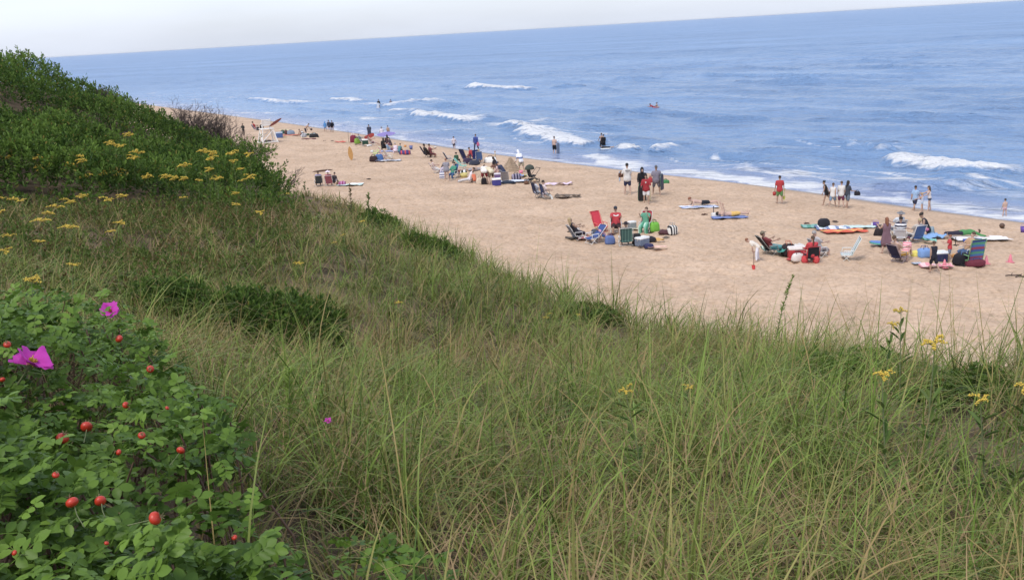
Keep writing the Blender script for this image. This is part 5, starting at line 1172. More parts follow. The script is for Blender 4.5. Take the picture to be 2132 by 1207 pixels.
# --- by the lifeguard stand
def lifeguard_stand():
    p = ground(558, 297); t = empty('lifeguard_stand', p, rad(28)); m = cloth(S(232, 228, 222), .6, .08); b, h, q = .85, 1.45, .55
    for sx in (-1, 1):
        for sy in (-1, 1): link('leg', tri_mesh('leg', [bar((sx * b, sy * b, -.05), (sx * q, sy * q, h), .10)], m, False), t)
    for sx in (-1, 1):
        link('skid', tri_mesh('skid', [bar((sx * b, -b - .12, .06), (sx * b, b + .12, .06), .12, .09)], m, False), t); link('brace', tri_mesh('brace', [bar((sx * (b - .03), -b + .05, .12), (sx * (q + .03), q - .02, h - .12), .05, .11)], m, False), t)
    for sy in (-1, 1): link('crossbar', tri_mesh('crossbar', [bar((-b, sy * b, .1), (b, sy * b, .1), .09)], m, False), t); link('brace', tri_mesh('brace', [bar((-b + .05, sy * (b - .03), .15), (q - .02, sy * (q + .03), h - .12), .05, .11)], m, False), t)
    for k in range(7): link('plank', tri_mesh('plank', [box_arr((-.6 + .2 * k, 0, h + .03), .185, 1.36, .05, .01)], m, False), t)
    link('seat', tri_mesh('seat', [box_arr((0, .1, h + .38), .95, .42, .05, .01), bar((-.42, .1, h + .05), (-.42, .1, h + .36), .08), bar((.42, .1, h + .05), (.42, .1, h + .36), .08)], m, False), t)
    for k in range(4): link('back_slat', tri_mesh('back_slat', [box_arr((0, -.13 - .03 * k, h + .52 + .15 * k), .98, .03, .11, .005)], m, False), t)
    for sx in (-1, 1): link('back_post', tri_mesh('back_post', [bar((sx * .44, -.1, h + .1), (sx * .44, -.26, h + 1.05), .06)], m, False), t); link('armrest', tri_mesh('armrest', [bar((sx * .48, -.18, h + .66), (sx * .48, .32, h + .62), .07, .05)], m, False), t)
    for k in range(4): z = .3 + .3 * k; y = b - (b - q) * z / h; link('rung', tri_mesh('rung', [bar((-.3, y + .02, z), (.3, y + .02, z), .05)], m, False), t)
    return tag(t, 'white wooden lifeguard stand with splayed legs and diagonal braces', 'lifeguard stand')
lifeguard_stand()
p = ground(559, 297); body_board(p + [.35, -.25, 1.72], (0, 62, 28), 1.6, .28, 'long dark red rescue board lying across the lifeguard stand', S(130, 60, 50), S(110, 55, 45), .1, 1.0, 'rescue_board', 'rescue board')
heap(557, 297, .7, .5, .3, 0, 'dark clothes heaped on the sand under the lifeguard stand', cloth(S(95, 85, 85)), 3)
sitter(533, 272, -60, 'person in red shirt sitting behind the lifeguard stand', S(90, 70, 120), 1.7, 'purple beach chair behind the lifeguard stand', hair='dark', top=S(180, 60, 60), bottom=S(225, 220, 225), legs='long', skin_c='tan')
bag(537, 272, .4, .3, .5, 0, 'black bag beside the person in red behind the lifeguard stand', S(35, 33, 40), seed=9)
bag(545, 267, .5, .3, .5, 0, 'small black bag on the sand beyond the lifeguard stand', S(40, 38, 45), seed=10, kind='pack')
cooler(582, 287, .75, .5, .65, 15, 'blue cooler with pale lid right of the lifeguard stand', S(60, 95, 155), S(180, 195, 215))
towel(593, 271, 1.6, .7, 10, 'narrow pale yellow towel beyond the blue cooler', cloth(S(225, 215, 165)), 1)
towel(608, 282, 2.2, 1.0, 5, 'orange red towel spread right of the blue cooler', cloth(S(205, 105, 80)), 2); towel(597, 284, 1.4, .6, 12, 'pale orange towel between the blue cooler and a red towel', cloth(S(230, 170, 130)), 3)
bag(596, 280, .4, .35, .5, 0, 'brown dark bag on the orange towel', S(85, 55, 55), seed=11); bag(606, 280, .9, .5, .5, 10, 'grey blue duffel bag on the orange towel', S(120, 140, 165), seed=12)
bag(589, 279, .5, .35, .45, 0, 'dark green bag behind the blue cooler', S(45, 85, 75), seed=13); flip_flops(592, 287, 20, 'yellowish flip flop in front of the blue cooler', S(205, 190, 120), 'flip flops by the blue cooler')
person(ground(627, 284), 140, 1.2, 'bare-chested child sitting left of the stooping man', FLOOR, hair='dark', bottom=S(190, 90, 80), legs='short', skin_c='tan')
t, hd = standing(637, 283, 255, -60, 'bare-chested man stooping over bags and holding a dark ball', dict(STOOP, lean=30, ar=75, er=5), hair='dark', bottom=S(60, 55, 65), skin_c='tan')
ball(0, 0, .14, 'dark ball in the hand of the stooping man', S(80, 55, 50)).location = hold(hd[1], .08, 0, -.1)
bag(633, 286, .6, .45, .5, 20, 'grey striped beach bag in front of the stooping man', S(170, 172, 178), seed=14, mat=stripes([S(200, 200, 205), S(110, 112, 120)], .08, 0)); bag(629, 283, .45, .4, .55, 0, 'black and white patterned bag in front of the stooping man', S(120, 120, 125), seed=15, mat=stripes([S(220, 220, 222), S(40, 40, 45)], .1, 2))
towel(643, 283, 1.6, .9, 15, 'white and green crumpled towel before the stooping man', stripes([S(210, 218, 215), S(95, 150, 130)], .25, 0), 5, .28); bag(654, 286, 1.1, .6, .45, 5, 'long black duffel bag at the right of the stooping man', S(42, 42, 45), seed=16)
towel(643, 290, 1.6, .6, 5, 'dark maroon towel lying alone in front of the stooping man', cloth(S(120, 55, 60)), 6); flip_flops(674, 294, 10, 'dark flip flop on bare sand below the three at the water', S(90, 70, 60), 'flip flops below the three'); flip_flops(691, 294, 60, 'dark flip flop on bare sand right of another pair below the three', S(85, 65, 60), 'flip flops right below the three')
towel(709, 297, 1.2, .6, 5, 'small orange red towel lying alone on bare sand', cloth(S(205, 90, 70)), 7, .12)

# --- group around the small surfboard
sp = ground(726, 297); o = tag(empty('beach_pole', sp), 'thin pole stuck upright in the sand left of the maroon umbrella', 'pole'); link('shaft', tri_mesh('shaft', [pipe([(0, 0, -.1), (.05, 0, 1.3)], .018)], cloth(S(110, 90, 70))), o); link('sand_foot', tri_mesh('sand_foot', [ellipsoid((0, 0, 0), .2, .2, .08)], cloth(S(175, 150, 125))), o)
bag(736, 297, .7, .5, .85, 0, 'maroon bag with white top left of the lime green bag', S(125, 30, 60), S(225, 215, 220), seed=17); bag(745, 299, .7, .5, .6, 15, 'lime green bag standing on the sand among far visitors', LIME, seed=18); towel(748, 302, .9, .4, 5, 'dark brown mat in front of the lime green bag', cloth(S(95, 70, 60)), 8)
sitter(753, 299, -60, 'person in grey hooded top sitting right of the lime green bag', S(120, 100, 95), 1.6, 'brown beach chair right of the lime green bag', hair='grey', top=S(140, 150, 155), sleeves='long', bottom=S(200, 160, 150), legs='shorts')
cooler(761, 301, .6, .45, .55, 0, 'green cooler with white lid right of the lime green bag', S(35, 75, 60), S(225, 225, 222)); towel(761, 304, .7, .35, 0, 'small white towel in front of the green cooler', cloth(WHITE), 9); heap(769, 305, .5, .35, .2, 0, 'white cloth heap lying on bare sand by the green cooler', cloth(WHITE), 4)
body_board(ground(772, 298) + [-.6, 0, .5], (0, 68, 10), 1.1, .4, 'red body board leaning over the reclining sunbather', S(175, 60, 50), S(150, 50, 45))
sitter(777, 303, -75, 'sunbather with red hat reclining in a low chair, legs stretched to the right', S(140, 80, 85), 1.7, 'dusky red low chair of the sunbather with red hat', RECL, hair='brown', hat='brim', hatcol=S(165, 50, 45), bottom=S(130, 60, 75), legs='short', skin_c='fair')
body_board(ground(732, 333) + [0, 0, -.05], (0, -4, 15), 1.22, .40, 'small yellow skimboard standing upright in the sand', S(205, 150, 70), S(190, 135, 60), .05, 1.0, 'skimboard', 'skimboard')
bag(778, 336, .75, .5, .5, 0, 'dark brown bag left of the blue bag', S(60, 40, 42), seed=19); bag(790, 335, .75, .5, .62, 10, 'bright blue bag between a brown bag and striped towel', S(60, 105, 165), seed=20)
beach_chair(ground(782, 324), 100, 'lime green beach chair with a white cap on it', S(190, 210, 120), frame=S(200, 215, 150)); heap(775, 318, .35, .3, .25, 0, 'white cap on the sand by the lime green chair', cloth(WHITE), 6, 'cap', 'cap')
beach_chair(ground(801, 331), -70, 'beach chair draped with a red and white striped towel', S(200, 90, 80), mat=stripes([S(205, 85, 75), S(235, 225, 220)], .09, 2), back=.85, recl=15); beach_chair(ground(812, 331), -60, 'cream beach chair right of the red striped one', S(225, 215, 195), frame=S(220, 220, 220))
towel(809, 336, 2.2, .9, -4, 'white and grey striped towel in front of the red striped chair', stripes([S(225, 225, 228), S(150, 150, 165), S(225, 225, 228), S(70, 75, 100)], .18, 1), 10, .1); flip_flops(782, 338, 0, 'brown flip flop in front of the brown and blue bags', S(95, 60, 50), 'flip flops by the brown bag'); flip_flops(765, 374, 40, 'dark flip flop alone on the open sand below the skimboard', S(60, 45, 45), 'flip flops on the open sand')
person(ground(800, 314), 10, 1.7, 'person in black sitting on the sand with back to the dune', dict(FLOOR, lean=5), hair='dark', hairstyle='long', top=BLACK, sleeves='long', bottom=S(45, 42, 50), legs='long')
person(ground(808, 307), 10, 1.75, 'dark haired person in brown top sitting behind the one in black', FLOOR, hair='dark', hairstyle='long', top=S(70, 45, 50), bottom=S(80, 90, 110), legs='long', skin_c='brown'); person(ground(815, 308), 80, 1.5, 'child in dark top sitting right behind the one in black', FLOOR, hair='dark', top=S(80, 70, 75), bottom=S(120, 60, 100))
person(ground(812, 314), -80, 1.7, 'person in grey blue lying back on a lavender blanket', dict(LEGOUT, lean=-35), hair='brown', top=S(135, 155, 175), sleeves='long', bottom=S(130, 70, 95), legs='long'); towel(815, 316, 2.2, 1.2, 8, 'lavender blue blanket under sitting visitors', cloth(S(150, 155, 195)), 11)
person(ground(825, 320), 20, 1.35, 'child wrapped in pale pink towel sitting at the blanket edge', dict(FLOOR, lean=8), hair='blond', hat='cap', hatcol=S(110, 140, 180), top=S(225, 205, 220), sleeves='long', bottom=S(225, 205, 220), legs='blanket'); person(ground(832, 321), -30, 1.35, 'child with black hair in teal top sitting beside the pink towel', FLOOR, hair='dark', top=S(70, 130, 140), bottom=S(40, 45, 60))
heap(843, 322, 1.1, .6, .42, 5, 'red and purple towel heap at the right end of the blanket', stripes([S(205, 60, 60), S(80, 60, 130), S(60, 60, 120)], .12, 0), 7, 'towel_heap', 'towel'); ball(844, 307, .13, 'small orange ball on the sand right of the blanket group', S(215, 140, 40)); bucket(856, 311, .18, .35, 'blue and pink toy bucket standing alone on the sand', S(90, 105, 165), S(220, 110, 130))
# --- sitters with the pink hat, close below the dune
sitter(664, 387, 15, 'person in lilac top sitting in a low chair just beyond the dune grass', S(75, 85, 90), 1.65, 'dark green low chair just beyond the dune grass', hair='brown', top=S(150, 140, 185), bottom=S(80, 85, 100), skin_c='tan'); sitter(686, 387, 5, 'person in pink top and wide white hat sitting just beyond the dune grass', S(170, 90, 105), 1.65, 'pink striped low chair just beyond the dune grass', hair='brown', hat='brim', hatcol=S(235, 215, 225), top=S(190, 95, 115), bottom=S(120, 110, 120))
person(ground(696, 386), -20, 1.3, 'child with black hair sitting beside the wide white hat', FLOOR, hair='dark', top=S(70, 60, 65), bottom=S(190, 180, 185), skin_c='tan'); body_board(ground(651, 376) + [0, .3, .62], (0, 88, 6), 1.5, .14, 'long brown furled parasol lying behind the person in lilac', S(100, 75, 60), S(90, 65, 55), .12, 1.0, 'furled_parasol', 'parasol')
heap(713, 386, .55, .4, .32, 0, 'magenta bag heap on the white towel just beyond the dune grass', stripes([S(150, 50, 110), S(190, 120, 170)], .1, 0), 8, 'beach_bag', 'bag'); towel(729, 386, 1.9, .8, -4, 'white towel with aqua edge just beyond the dune grass', stripes([S(235, 235, 232), S(235, 235, 232), S(150, 200, 190)], .3, 1), 12, .08); heap(706, 386, .4, .35, .28, 0, 'brown bag left of a magenta bag just beyond the dune grass', cloth(S(110, 75, 60)), 9, 'beach_bag', 'bag')

# --- the big family group
sitter(889, 328, -70, 'dark haired person in a navy chair, left of a reader', NAVY, 1.75, 'navy folding chair left of the reader', dict(CHAIR, lean=-12), chair_kw=dict(seat_h=.34, back=.75, frame=S(60, 60, 65)), hair='dark', top=S(60, 55, 55), bottom=S(80, 50, 50), skin_c='brown')
t, hd = sitter(899, 328, -70, 'reader in red brown clothes sitting with a white book', S(80, 50, 55), 1.75, 'dark folding chair of the reader in red brown', dict(CHAIR, lean=-10, al=40, ar=40, el=60, er=60), chair_kw=dict(seat_h=.34, frame=S(60, 55, 55)), hair='brown', top=S(140, 70, 75), bottom=S(150, 75, 75), skin_c='tan'); open_book((hd[-1] + hd[1]) / 2, -70, 'open white book of the reader in red brown')
beach_chair(ground(936, 336), -70, 'small navy beach chair left of the boy in green', NAVY); person(ground(951, 341), 5, 1.3, 'boy with dark curly hair in green hooded top sitting on the sand', CROSS, hair='dark', hairstyle='curly', top=S(45, 85, 60), sleeves='long', bottom=S(40, 55, 50), legs='long')
beach_chair(ground(965, 351), -100, 'teal beach chair reclined in the big family group', S(110, 195, 170), recl=40, back=.8, frame=S(180, 200, 195))
beach_chair(ground(971, 338), -40, 'tall navy chair left of the red hooded person', S(40, 48, 100), back=.9, recl=25, seat_h=.34, frame=S(50, 52, 70)); person(ground(985, 333), 60, 1.6, 'person in red hooded top sitting among navy chairs', dict(FLOOR, lean=20), hair='dark', top=S(175, 45, 50), sleeves='long', bottom=S(45, 50, 75), legs='long', skin_c='tan')
sitter(998, 340, 5, 'blond person in a denim blue chair with back to the dune', S(60, 95, 150), 1.65, 'denim blue folding chair with back to the dune', dict(CHAIR, lean=-8), chair_kw=dict(seat_h=.32, back=.7, recl=12), hair='blond', top=S(120, 110, 100), bottom=S(70, 75, 90)); beach_chair(ground(988, 338), 20, 'navy folding chair left of a denim blue one', S(42, 62, 135), back=.75, recl=15, seat_h=.34, frame=S(60, 62, 80))
bag(974, 341, .8, .5, .5, 0, 'navy and maroon bag in front of tall navy chair', S(60, 45, 75), S(120, 40, 55), seed=21); bag(988, 343, .9, .5, .4, 8, 'dark blue grey duffel bag in front of the navy chairs', S(55, 62, 80), seed=22); heap(980, 343, .35, .3, .25, 0, 'beige cloth heap between two dark bags in front of the navy chairs', cloth(S(180, 165, 145)), 10)
sitter(908, 360, -75, 'girl in pale top sitting low at the left end of the family group', S(200, 190, 185), 1.5, 'red and white low chair at the left end of the family group', hair='dark', hairstyle='bun', top=S(220, 200, 195), sleeves='none', bottom=S(235, 230, 228), skin_c='fair', chair_kw=dict(mat=stripes([S(170, 60, 60), S(235, 230, 225)], .12, 2)))
standing(931, 377, 331, 5, 'woman in grey sweatshirt and black shorts standing with back to the dune', dict(al=35, ar=35, el=60, er=60, sp=4), hair='red', top=S(142, 140, 152), sleeves='long', bottom=BLACK, legs='short', build=1.15)
person(ground(919, 366), -60, 1.2, 'dark haired child sitting behind the woman in grey sweatshirt', FLOOR, hair='dark', hairstyle='long', top=S(190, 180, 200), bottom=S(215, 210, 220), skin_c='tan'); bag(922, 372, .5, .4, .55, 0, 'white and blue striped bag at the knees of the woman in grey', S(200, 200, 215), seed=23, mat=stripes([S(225, 225, 230), S(110, 115, 150)], .09, 2))
sitter(943, 371, 150, 'person in green jacket sitting right of the woman in grey', S(50, 95, 145), 1.65, 'blue chair of the person in green jacket', CHAIR, chair_kw=dict(seat_h=.34, back=.7), hair='dark', top=S(55, 140, 115), sleeves='long', bottom=S(45, 85, 130), legs='long')
standing(957, 369, 345, 60, 'person in rust orange top stooping over the food', dict(STOOP, lean=62), hair='red', top=S(175, 85, 60), bottom=S(190, 160, 190), legs='shorts')
bucket(966, 369, .3, .3, 'yellow tub with a white cloth in the family group', S(215, 200, 110), S(210, 200, 150)); heap(965, 363, .5, .4, .35, 0, 'black and white cloth heap behind the yellow tub', stripes([S(235, 235, 232), S(40, 45, 45)], .16, 0), 11); towel(981, 354, 2.2, .8, 6, 'red edged mat in the middle of the family group', stripes([S(200, 90, 85), S(215, 180, 165)], .3, 1), 13)
person(ground(990, 356), -85, 1.7, 'person asleep under a grey blanket in the family group', dict(SUPINE, al=10, ar=10, el=5, er=5), hair='grey', top=S(150, 146, 150), sleeves='long', bottom=S(150, 146, 150), legs='blanket')
person(ground(978, 380), 95, 1.75, 'man in white shirt and pale trousers lounging with legs to the left', dict(LEGOUT, lean=-25, hl=88, hr=80, kr=5), hair='brown', top=S(220, 212, 220), sleeves='long', bottom=S(200, 200, 205), legs='long', skin_c='fair')
person(ground(989, 382), 20, 1.25, 'child in orange vest and black trousers crouching', dict(FLOOR, lean=30), hair='brown', top=S(215, 105, 60), sleeves='none', bottom=S(42, 42, 48), legs='long'); bag(999, 384, .5, .3, .5, 10, 'cream canvas tote left of the bending man', S(205, 185, 160), seed=24)
person(ground(1010, 383), 0, 1.78, 'man in white t-shirt and dark red shorts bending far forward', dict(BEND, lean=58), hair='brown', top=S(225, 220, 215), bottom=S(135, 25, 35), build=1.15, skin_c='fair'); bag(1008, 384, .4, .3, .5, 0, 'black bag between the feet of the bending man', S(35, 30, 36), seed=25)
person(ground(1024, 383), 40, 1.7, 'person in cream striped shirt and brown plaid shorts bending forward', dict(BEND, lean=52), hair='brown', top_mat=stripes([S(230, 220, 190), S(205, 190, 150)], .05, 2), bottom_mat=stripes([S(120, 95, 70), S(75, 55, 50), S(150, 125, 95)], .05, 0), skin_c='fair')
person(ground(1034, 357), 60, 1.6, 'dark haired girl in dark top sitting behind the cream striped shirt', FLOOR, hair='dark', hairstyle='long', top=S(45, 40, 50), bottom=S(120, 80, 70), skin_c='tan'); person(ground(1039, 366), 80, 1.3, 'tan child in pink sitting above the blue cooler', FLOOR, hair='brown', top=S(225, 190, 190), bottom=S(190, 150, 150), skin_c='tan')
person(ground(1049, 367), 60, 1.65, 'person in navy cap and navy top hunched behind the grey chair', dict(FLOOR, lean=30), hair='brown', hat='cap', hatcol=S(45, 60, 95), top=S(55, 62, 90), bottom=S(110, 110, 125)); cooler(1036, 372, .45, .35, .4, 0, 'small purple box with white lid behind the blue cooler', S(110, 85, 140), S(220, 215, 225))
cooler(1034, 386, .58, .42, .5, 8, 'royal blue cooler with rounded white lid in front of the family group', S(55, 55, 140), S(240, 240, 238)); beach_chair(ground(1051, 382), 5, 'grey woven chair right of the royal blue cooler', S(140, 130, 128), recl=14, back=.62, frame=S(170, 165, 165)); heap(1058, 383, 1.0, .35, .24, -10, 'dark blue jeans lying right of the grey chair', cloth(S(45, 58, 78)), 12)
towel(1071, 379, 2.0, 1.0, 0, 'pale blue towel between the grey chair and the stroller', cloth(S(205, 212, 228)), 14, .08); bag(1075, 374, .7, .5, .45, 10, 'dark bag with stripes on the pale blue towel', S(70, 65, 100), seed=26, mat=stripes([S(50, 50, 75), S(150, 140, 165)], .1, 0)); towel(1084, 369, .9, .7, 20, 'rainbow towel left of the stroller', stripes([S(110, 150, 210), S(230, 210, 120), S(160, 200, 160), S(90, 120, 180)], .15, 0), 15, .2)
bag(1096, 383, .32, .26, .24, 0, 'small brown basket in front of the stroller', S(110, 75, 55), seed=27); bag(1021, 339, 1.1, .7, .5, 0, 'white dome shaped bag beyond the family group', S(232, 232, 230), S(60, 70, 85), seed=28); person(ground(1032, 337), 90, .9, 'small blond toddler standing beyond the family group', dict(), hair='blond', top=S(205, 190, 160), bottom=S(190, 170, 140), legs='short')
bucket(1085, 362, .16, .26, 'pink and yellow toy bucket at the foot of the sand pyramid builder', S(225, 120, 150), S(235, 215, 120))
def sand_pyramid():
    p = ground(1064, 356); t = empty('sand_pyramid', p, rad(20)); m = sand_castle_mat
    n = 8; r0, h = .74, 1.0
    for k in range(n):
        r1 = r0 * (1 - k / n * .93); nn = 20; th = np.arange(nn) * 6.2832 / nn; sq = 1 / (np.abs(np.cos(th)) ** 4 + np.abs(np.sin(th)) ** 4) ** .25 * .9; c = np.stack([np.cos(th) * sq, np.sin(th) * sq], -1)
        z = h * k / n; rings = [(r1, z - .06), (r1 * .985, z + h / n * .72), (r1 * .93, z + h / n), (0, z + h / n)]
        V = np.concatenate([np.concatenate([c * q, np.full((nn, 1), zz)], 1) for q, zz in rings]); V += .012 * rng.normal(size=V.shape); F = np.array([(i * nn + j, i * nn + (j + 1) % nn, (i + 1) * nn + (j + 1) % nn, (i + 1) * nn + j) for i in range(3) for j in range(nn)]); link('terrace', mesh_np('terrace', V, F, smooth=False, mat=m), t)
    return tag(t, 'stepped sand pyramid built near the water', 'sand castle')
sand_castle_mat = cloth((.40, .29, .19), .95, .2); sand_pyramid()
standing(1086, 359, 311, 35, 'builder in white and blue hooded top and khaki shorts beside the sand pyramid', dict(STOOP, lean=14, hl=10, hr=-10, al=20, ar=25, el=40, er=40, ab=16), hair='blond', hat='hood', hatcol=S(225, 228, 235), top_mat=stripes([S(228, 230, 238), S(228, 230, 238), S(95, 115, 165)], .13, 2), top=WHITE, sleeves='long', bottom=S(160, 150, 125), skin_c='tan')
def stroller():
    p = ground(1108, 381); t = empty('stroller', p, rad(-60)); fm = cloth(S(60, 60, 62), .4); bm = cloth(S(45, 46, 50))
    for x in (-.27, .27):
        V, F = [], []; n = 14
        w = empty('wheel', (x, -.32, .15)); w.parent = t; pts = [(0, .15 * math.cos(a), .15 * math.sin(a)) for a in np.linspace(0, 6.2832, n)]; link('tyre', tri_mesh('tyre', [pipe(pts, .022)], bm), w); link('hub', tri_mesh('hub', [bar((-.02, 0, 0), (.02, 0, 0), .06)] + [bar((0, 0, 0), (0, .13 * math.cos(a), .13 * math.sin(a)), .012) for a in np.linspace(0, 5.2, 6)], fm), w)
        link('side_tube', tri_mesh('side_tube', [pipe([(x, -.32, .15), (x, .1, .5), (x, .55, 1.0)], .016), pipe([(x, .45, .12), (x, -.1, .55)], .016)], fm), t)
    w = empty('wheel', (0, .5, .13)); w.parent = t; link('tyre', tri_mesh('tyre', [pipe([(0, .13 * math.cos(a), .13 * math.sin(a)) for a in np.linspace(0, 6.2832, 14)], .022)], bm), w)
    link('fork', tri_mesh('fork', [pipe([(-.27, .45, .2), (0, .5, .13), (.27, .45, .2)], .014)], fm), t); link('handle_bar', tri_mesh('handle_bar', [pipe([(-.27, .55, 1.0), (.27, .55, 1.0)], .02)], bm), t)
    link('seat', tri_mesh('seat', [box_arr((0, .05, .48), .42, .42, .07, .03, Matrix.Rotation(rad(12), 3, 'X'))], bm, False), t); link('seat_back', tri_mesh('seat_back', [box_arr((0, -.22, .8), .44, .07, .66, .03, Matrix.Rotation(rad(12), 3, 'X'))], bm, False), t)
    V, F = ellipsoid((0, -.15, 1.0), .26, .36, .3, cut=-.05); link('hood', tri_mesh('hood', [(V, F)], cloth(S(70, 78, 70))), t); link('basket', tri_mesh('basket', [box_arr((0, .05, .25), .4, .5, .14, .03)], bm, False), t); return tag(t, 'black three-wheeled stroller standing right of the family group', 'stroller')
stroller()
sitter(1120, 412, -70, 'woman with straw hat in a navy folding chair, left of a pair', NAVY, 1.65, 'navy folding chair, left of a pair below the stroller', dict(CHAIR, lean=-10), chair_kw=dict(seat_h=.36, back=.62, recl=12, frame=S(70, 70, 78)), hair='blond', hat='brim', hatcol=S(200, 170, 130), top=S(190, 195, 210), bottom=S(210, 210, 215), legs='long')
sitter(1137, 415, -72, 'woman in white trousers and pale blouse in a navy folding chair, right of a pair', S(48, 60, 105), 1.68, 'navy folding chair, right of a pair below the stroller', dict(CHAIR, lean=-8, hl=66, hr=60, kl=50, kr=45), chair_kw=dict(seat_h=.36, back=.62, recl=12, frame=S(70, 70, 78)), hair='dark', top=S(225, 205, 205), bottom=S(228, 232, 228), legs='long')
towel(1162, 386, 1.9, .45, 8, 'crumpled pink white towel lying alone right of the stroller', cloth(S(220, 195, 215)), 16, .16); towel(1182, 411, 1.6, .7, -8, 'crumpled dark brown towel right of the navy folding chairs', cloth(S(110, 95, 82)), 17, .18)

# --- ring of chairs in the middle
sitter(1203, 498, -72, 'blond woman leaning back in a low chair at the left of the chair ring', S(120, 125, 140), 1.7, 'grey low chair of the blond woman', dict(CHAIR, lean=-28, hl=78, hr=80, kl=30, kr=35), chair_kw=dict(recl=30, seat_h=.2), hair='blond', hairstyle='long', top=S(50, 48, 58), sleeves='none', bottom=S(60, 55, 70), skin_c='tan'); heap(1196, 482, .5, .35, .26, 0, 'white towel bundle behind the blond woman', cloth(WHITE), 13, 'towel_heap', 'towel')
beach_chair(ground(1232, 506), 120, 'blue low chair with white legs and a grey jacket over it', S(50, 80, 145), frame=S(225, 225, 225), recl=45, back=.75, seat_h=.26); p = ground(1243, 500); V, F = lump_arr(.55, .45, .3, 14, .4); o = link('jacket', mesh_np('jacket', V, F, mat=cloth(S(75, 82, 95))), loc=p + [0, -.05, .3]); tag(o, 'dark grey jacket thrown over the blue low chair', 'jacket')
person(ground(1258, 502), 110, 1.25, 'small child in blue crouching right of the blue low chair', dict(FLOOR, lean=35), hair='blond', top=S(205, 150, 175), bottom=S(70, 115, 175)); bag(1270, 507, .5, .4, .42, 0, 'blue and purple bag between the blue chair and green chair', S(85, 110, 170), S(120, 80, 110), seed=29); towel(1216, 500, .6, .5, 0, 'pink and white cloth under the legs of the blond woman', stripes([S(225, 200, 200), S(200, 110, 110)], .15, 0), 18, .12)
beach_chair(ground(1252, 482), -155, 'bright red empty chair left of the man in red', S(205, 25, 55), frame=S(215, 80, 60), back=.85, recl=32, mat=None)
t, hd = sitter(1283, 482, 175, 'man in red t-shirt and dark cap reading in the chair ring', S(60, 55, 55), 1.78, 'dark beach chair of the man in red t-shirt', dict(CHAIR, al=35, ar=35, el=65, er=65, lean=-16), hair='dark', hat='cap', hatcol=S(55, 60, 72), top=S(190, 38, 52), bottom=S(60, 42, 45), build=1.2, skin_c='tan'); open_book((hd[-1] + hd[1]) / 2 + [0, -.05, 0], 175, 'small open book of the man in red t-shirt')
sitter(1343, 481, 155, 'woman wrapped in a green patterned towel sitting in a red chair', S(190, 32, 60), 1.7, 'red beach chair of the woman in green towel', dict(CHAIR, al=40, ar=40, el=70, er=70), chair_kw=dict(back=.75, recl=20), hair='brown', hairstyle='bun', top=S(80, 150, 120), bottom_mat=stripes([S(60, 145, 110), S(110, 180, 150), S(190, 215, 200)], .09, 0), bottom=GREEN, legs='blanket', skin_c='fair', shoes=S(90, 130, 160))
bag(1363, 481, .5, .4, .5, 10, 'lime green round bag at the red chair', S(110, 185, 45), S(60, 110, 40), seed=30); cooler(1316, 477, .38, .3, .42, 20, 'small white and grey cooler between the man in red and the woman in green', S(140, 150, 155), S(230, 232, 232)); towel(1325, 478, .6, .3, 10, 'small cream towel beside the small white cooler', cloth(S(215, 205, 170)), 19)
sitter(1303, 511, 0, 'person in black hat sitting in the green chair with back to the dune', S(70, 105, 105), 1.65, 'green chair with pale frame and back to the dune', dict(CHAIR, lean=-14), chair_kw=dict(mat=stripes([S(55, 95, 92), S(85, 125, 118)], .07, 0), frame=S(200, 205, 205), back=.68, recl=16, w=.62), hair='dark', hat='brim', hatcol=S(45, 38, 50), top=S(150, 145, 150), bottom=S(120, 110, 115), skin_c='fair')
bag(1326, 509, .48, .4, .58, 0, 'black round backpack right of the green chair', S(35, 35, 40), seed=31, kind='pack'); cooler(1337, 511, .6, .42, .42, 35, 'white and grey blue cooler beside the black round backpack', S(110, 125, 150), S(228, 228, 228)); heap(1352, 504, .6, .4, .28, 0, 'black clothes heap right of the white cooler', cloth(S(45, 42, 50)), 15); towel(1367, 503, .7, .4, -10, 'mustard yellow towel right of a black clothes heap', cloth(S(205, 155, 70)), 20, .12)
heap(1351, 517, .45, .35, .24, 10, 'navy clothes heap in front of the white and grey blue cooler', cloth(S(50, 52, 95)), 16); towel(1368, 517, .85, .42, -8, 'pale salmon towel right of the navy heap', cloth(S(225, 180, 160)), 21, .12)
for px, py, c, lab in ((1273, 490, S(70, 45, 45), 'dark flip flop between the red chair and the green chair'), (1334, 515, S(80, 65, 65), 'brown flip flop in front of the white and grey blue cooler'), (1186, 484, S(85, 70, 60), 'dark flip flop left of the blond woman'), (1385, 496, S(110, 100, 90), 'grey flip flop below the striped bag'),
                       (1680, 467, S(75, 55, 50), 'brown flip flop left of the green towel'), (1740, 463, S(80, 65, 60), 'dark flip flop beyond the black backpack'), (1464, 448, S(95, 65, 50), 'brown flip flop left of the man in yellow shorts'), (2004, 554, S(40, 38, 42), 'black flip flop in front of the large black bag')):
    flip_flops(px, py, random.uniform(0, 90), lab, c, 'pair of sandals: ' + lab)
towel(1198, 497, 1.0, .4, -8, 'dark mat under the chair of the blond woman', cloth(S(85, 75, 65)), 22); heap(1383, 488, .6, .4, .24, -10, 'dark red clothes heap left of the striped bag', cloth(S(85, 50, 55)), 17); bag(1400, 488, .5, .4, .5, 30, 'black and white striped bag standing alone right of the chair ring', S(200, 200, 200), seed=32, mat=stripes([S(225, 222, 215), S(40, 38, 40)], .07, 0))

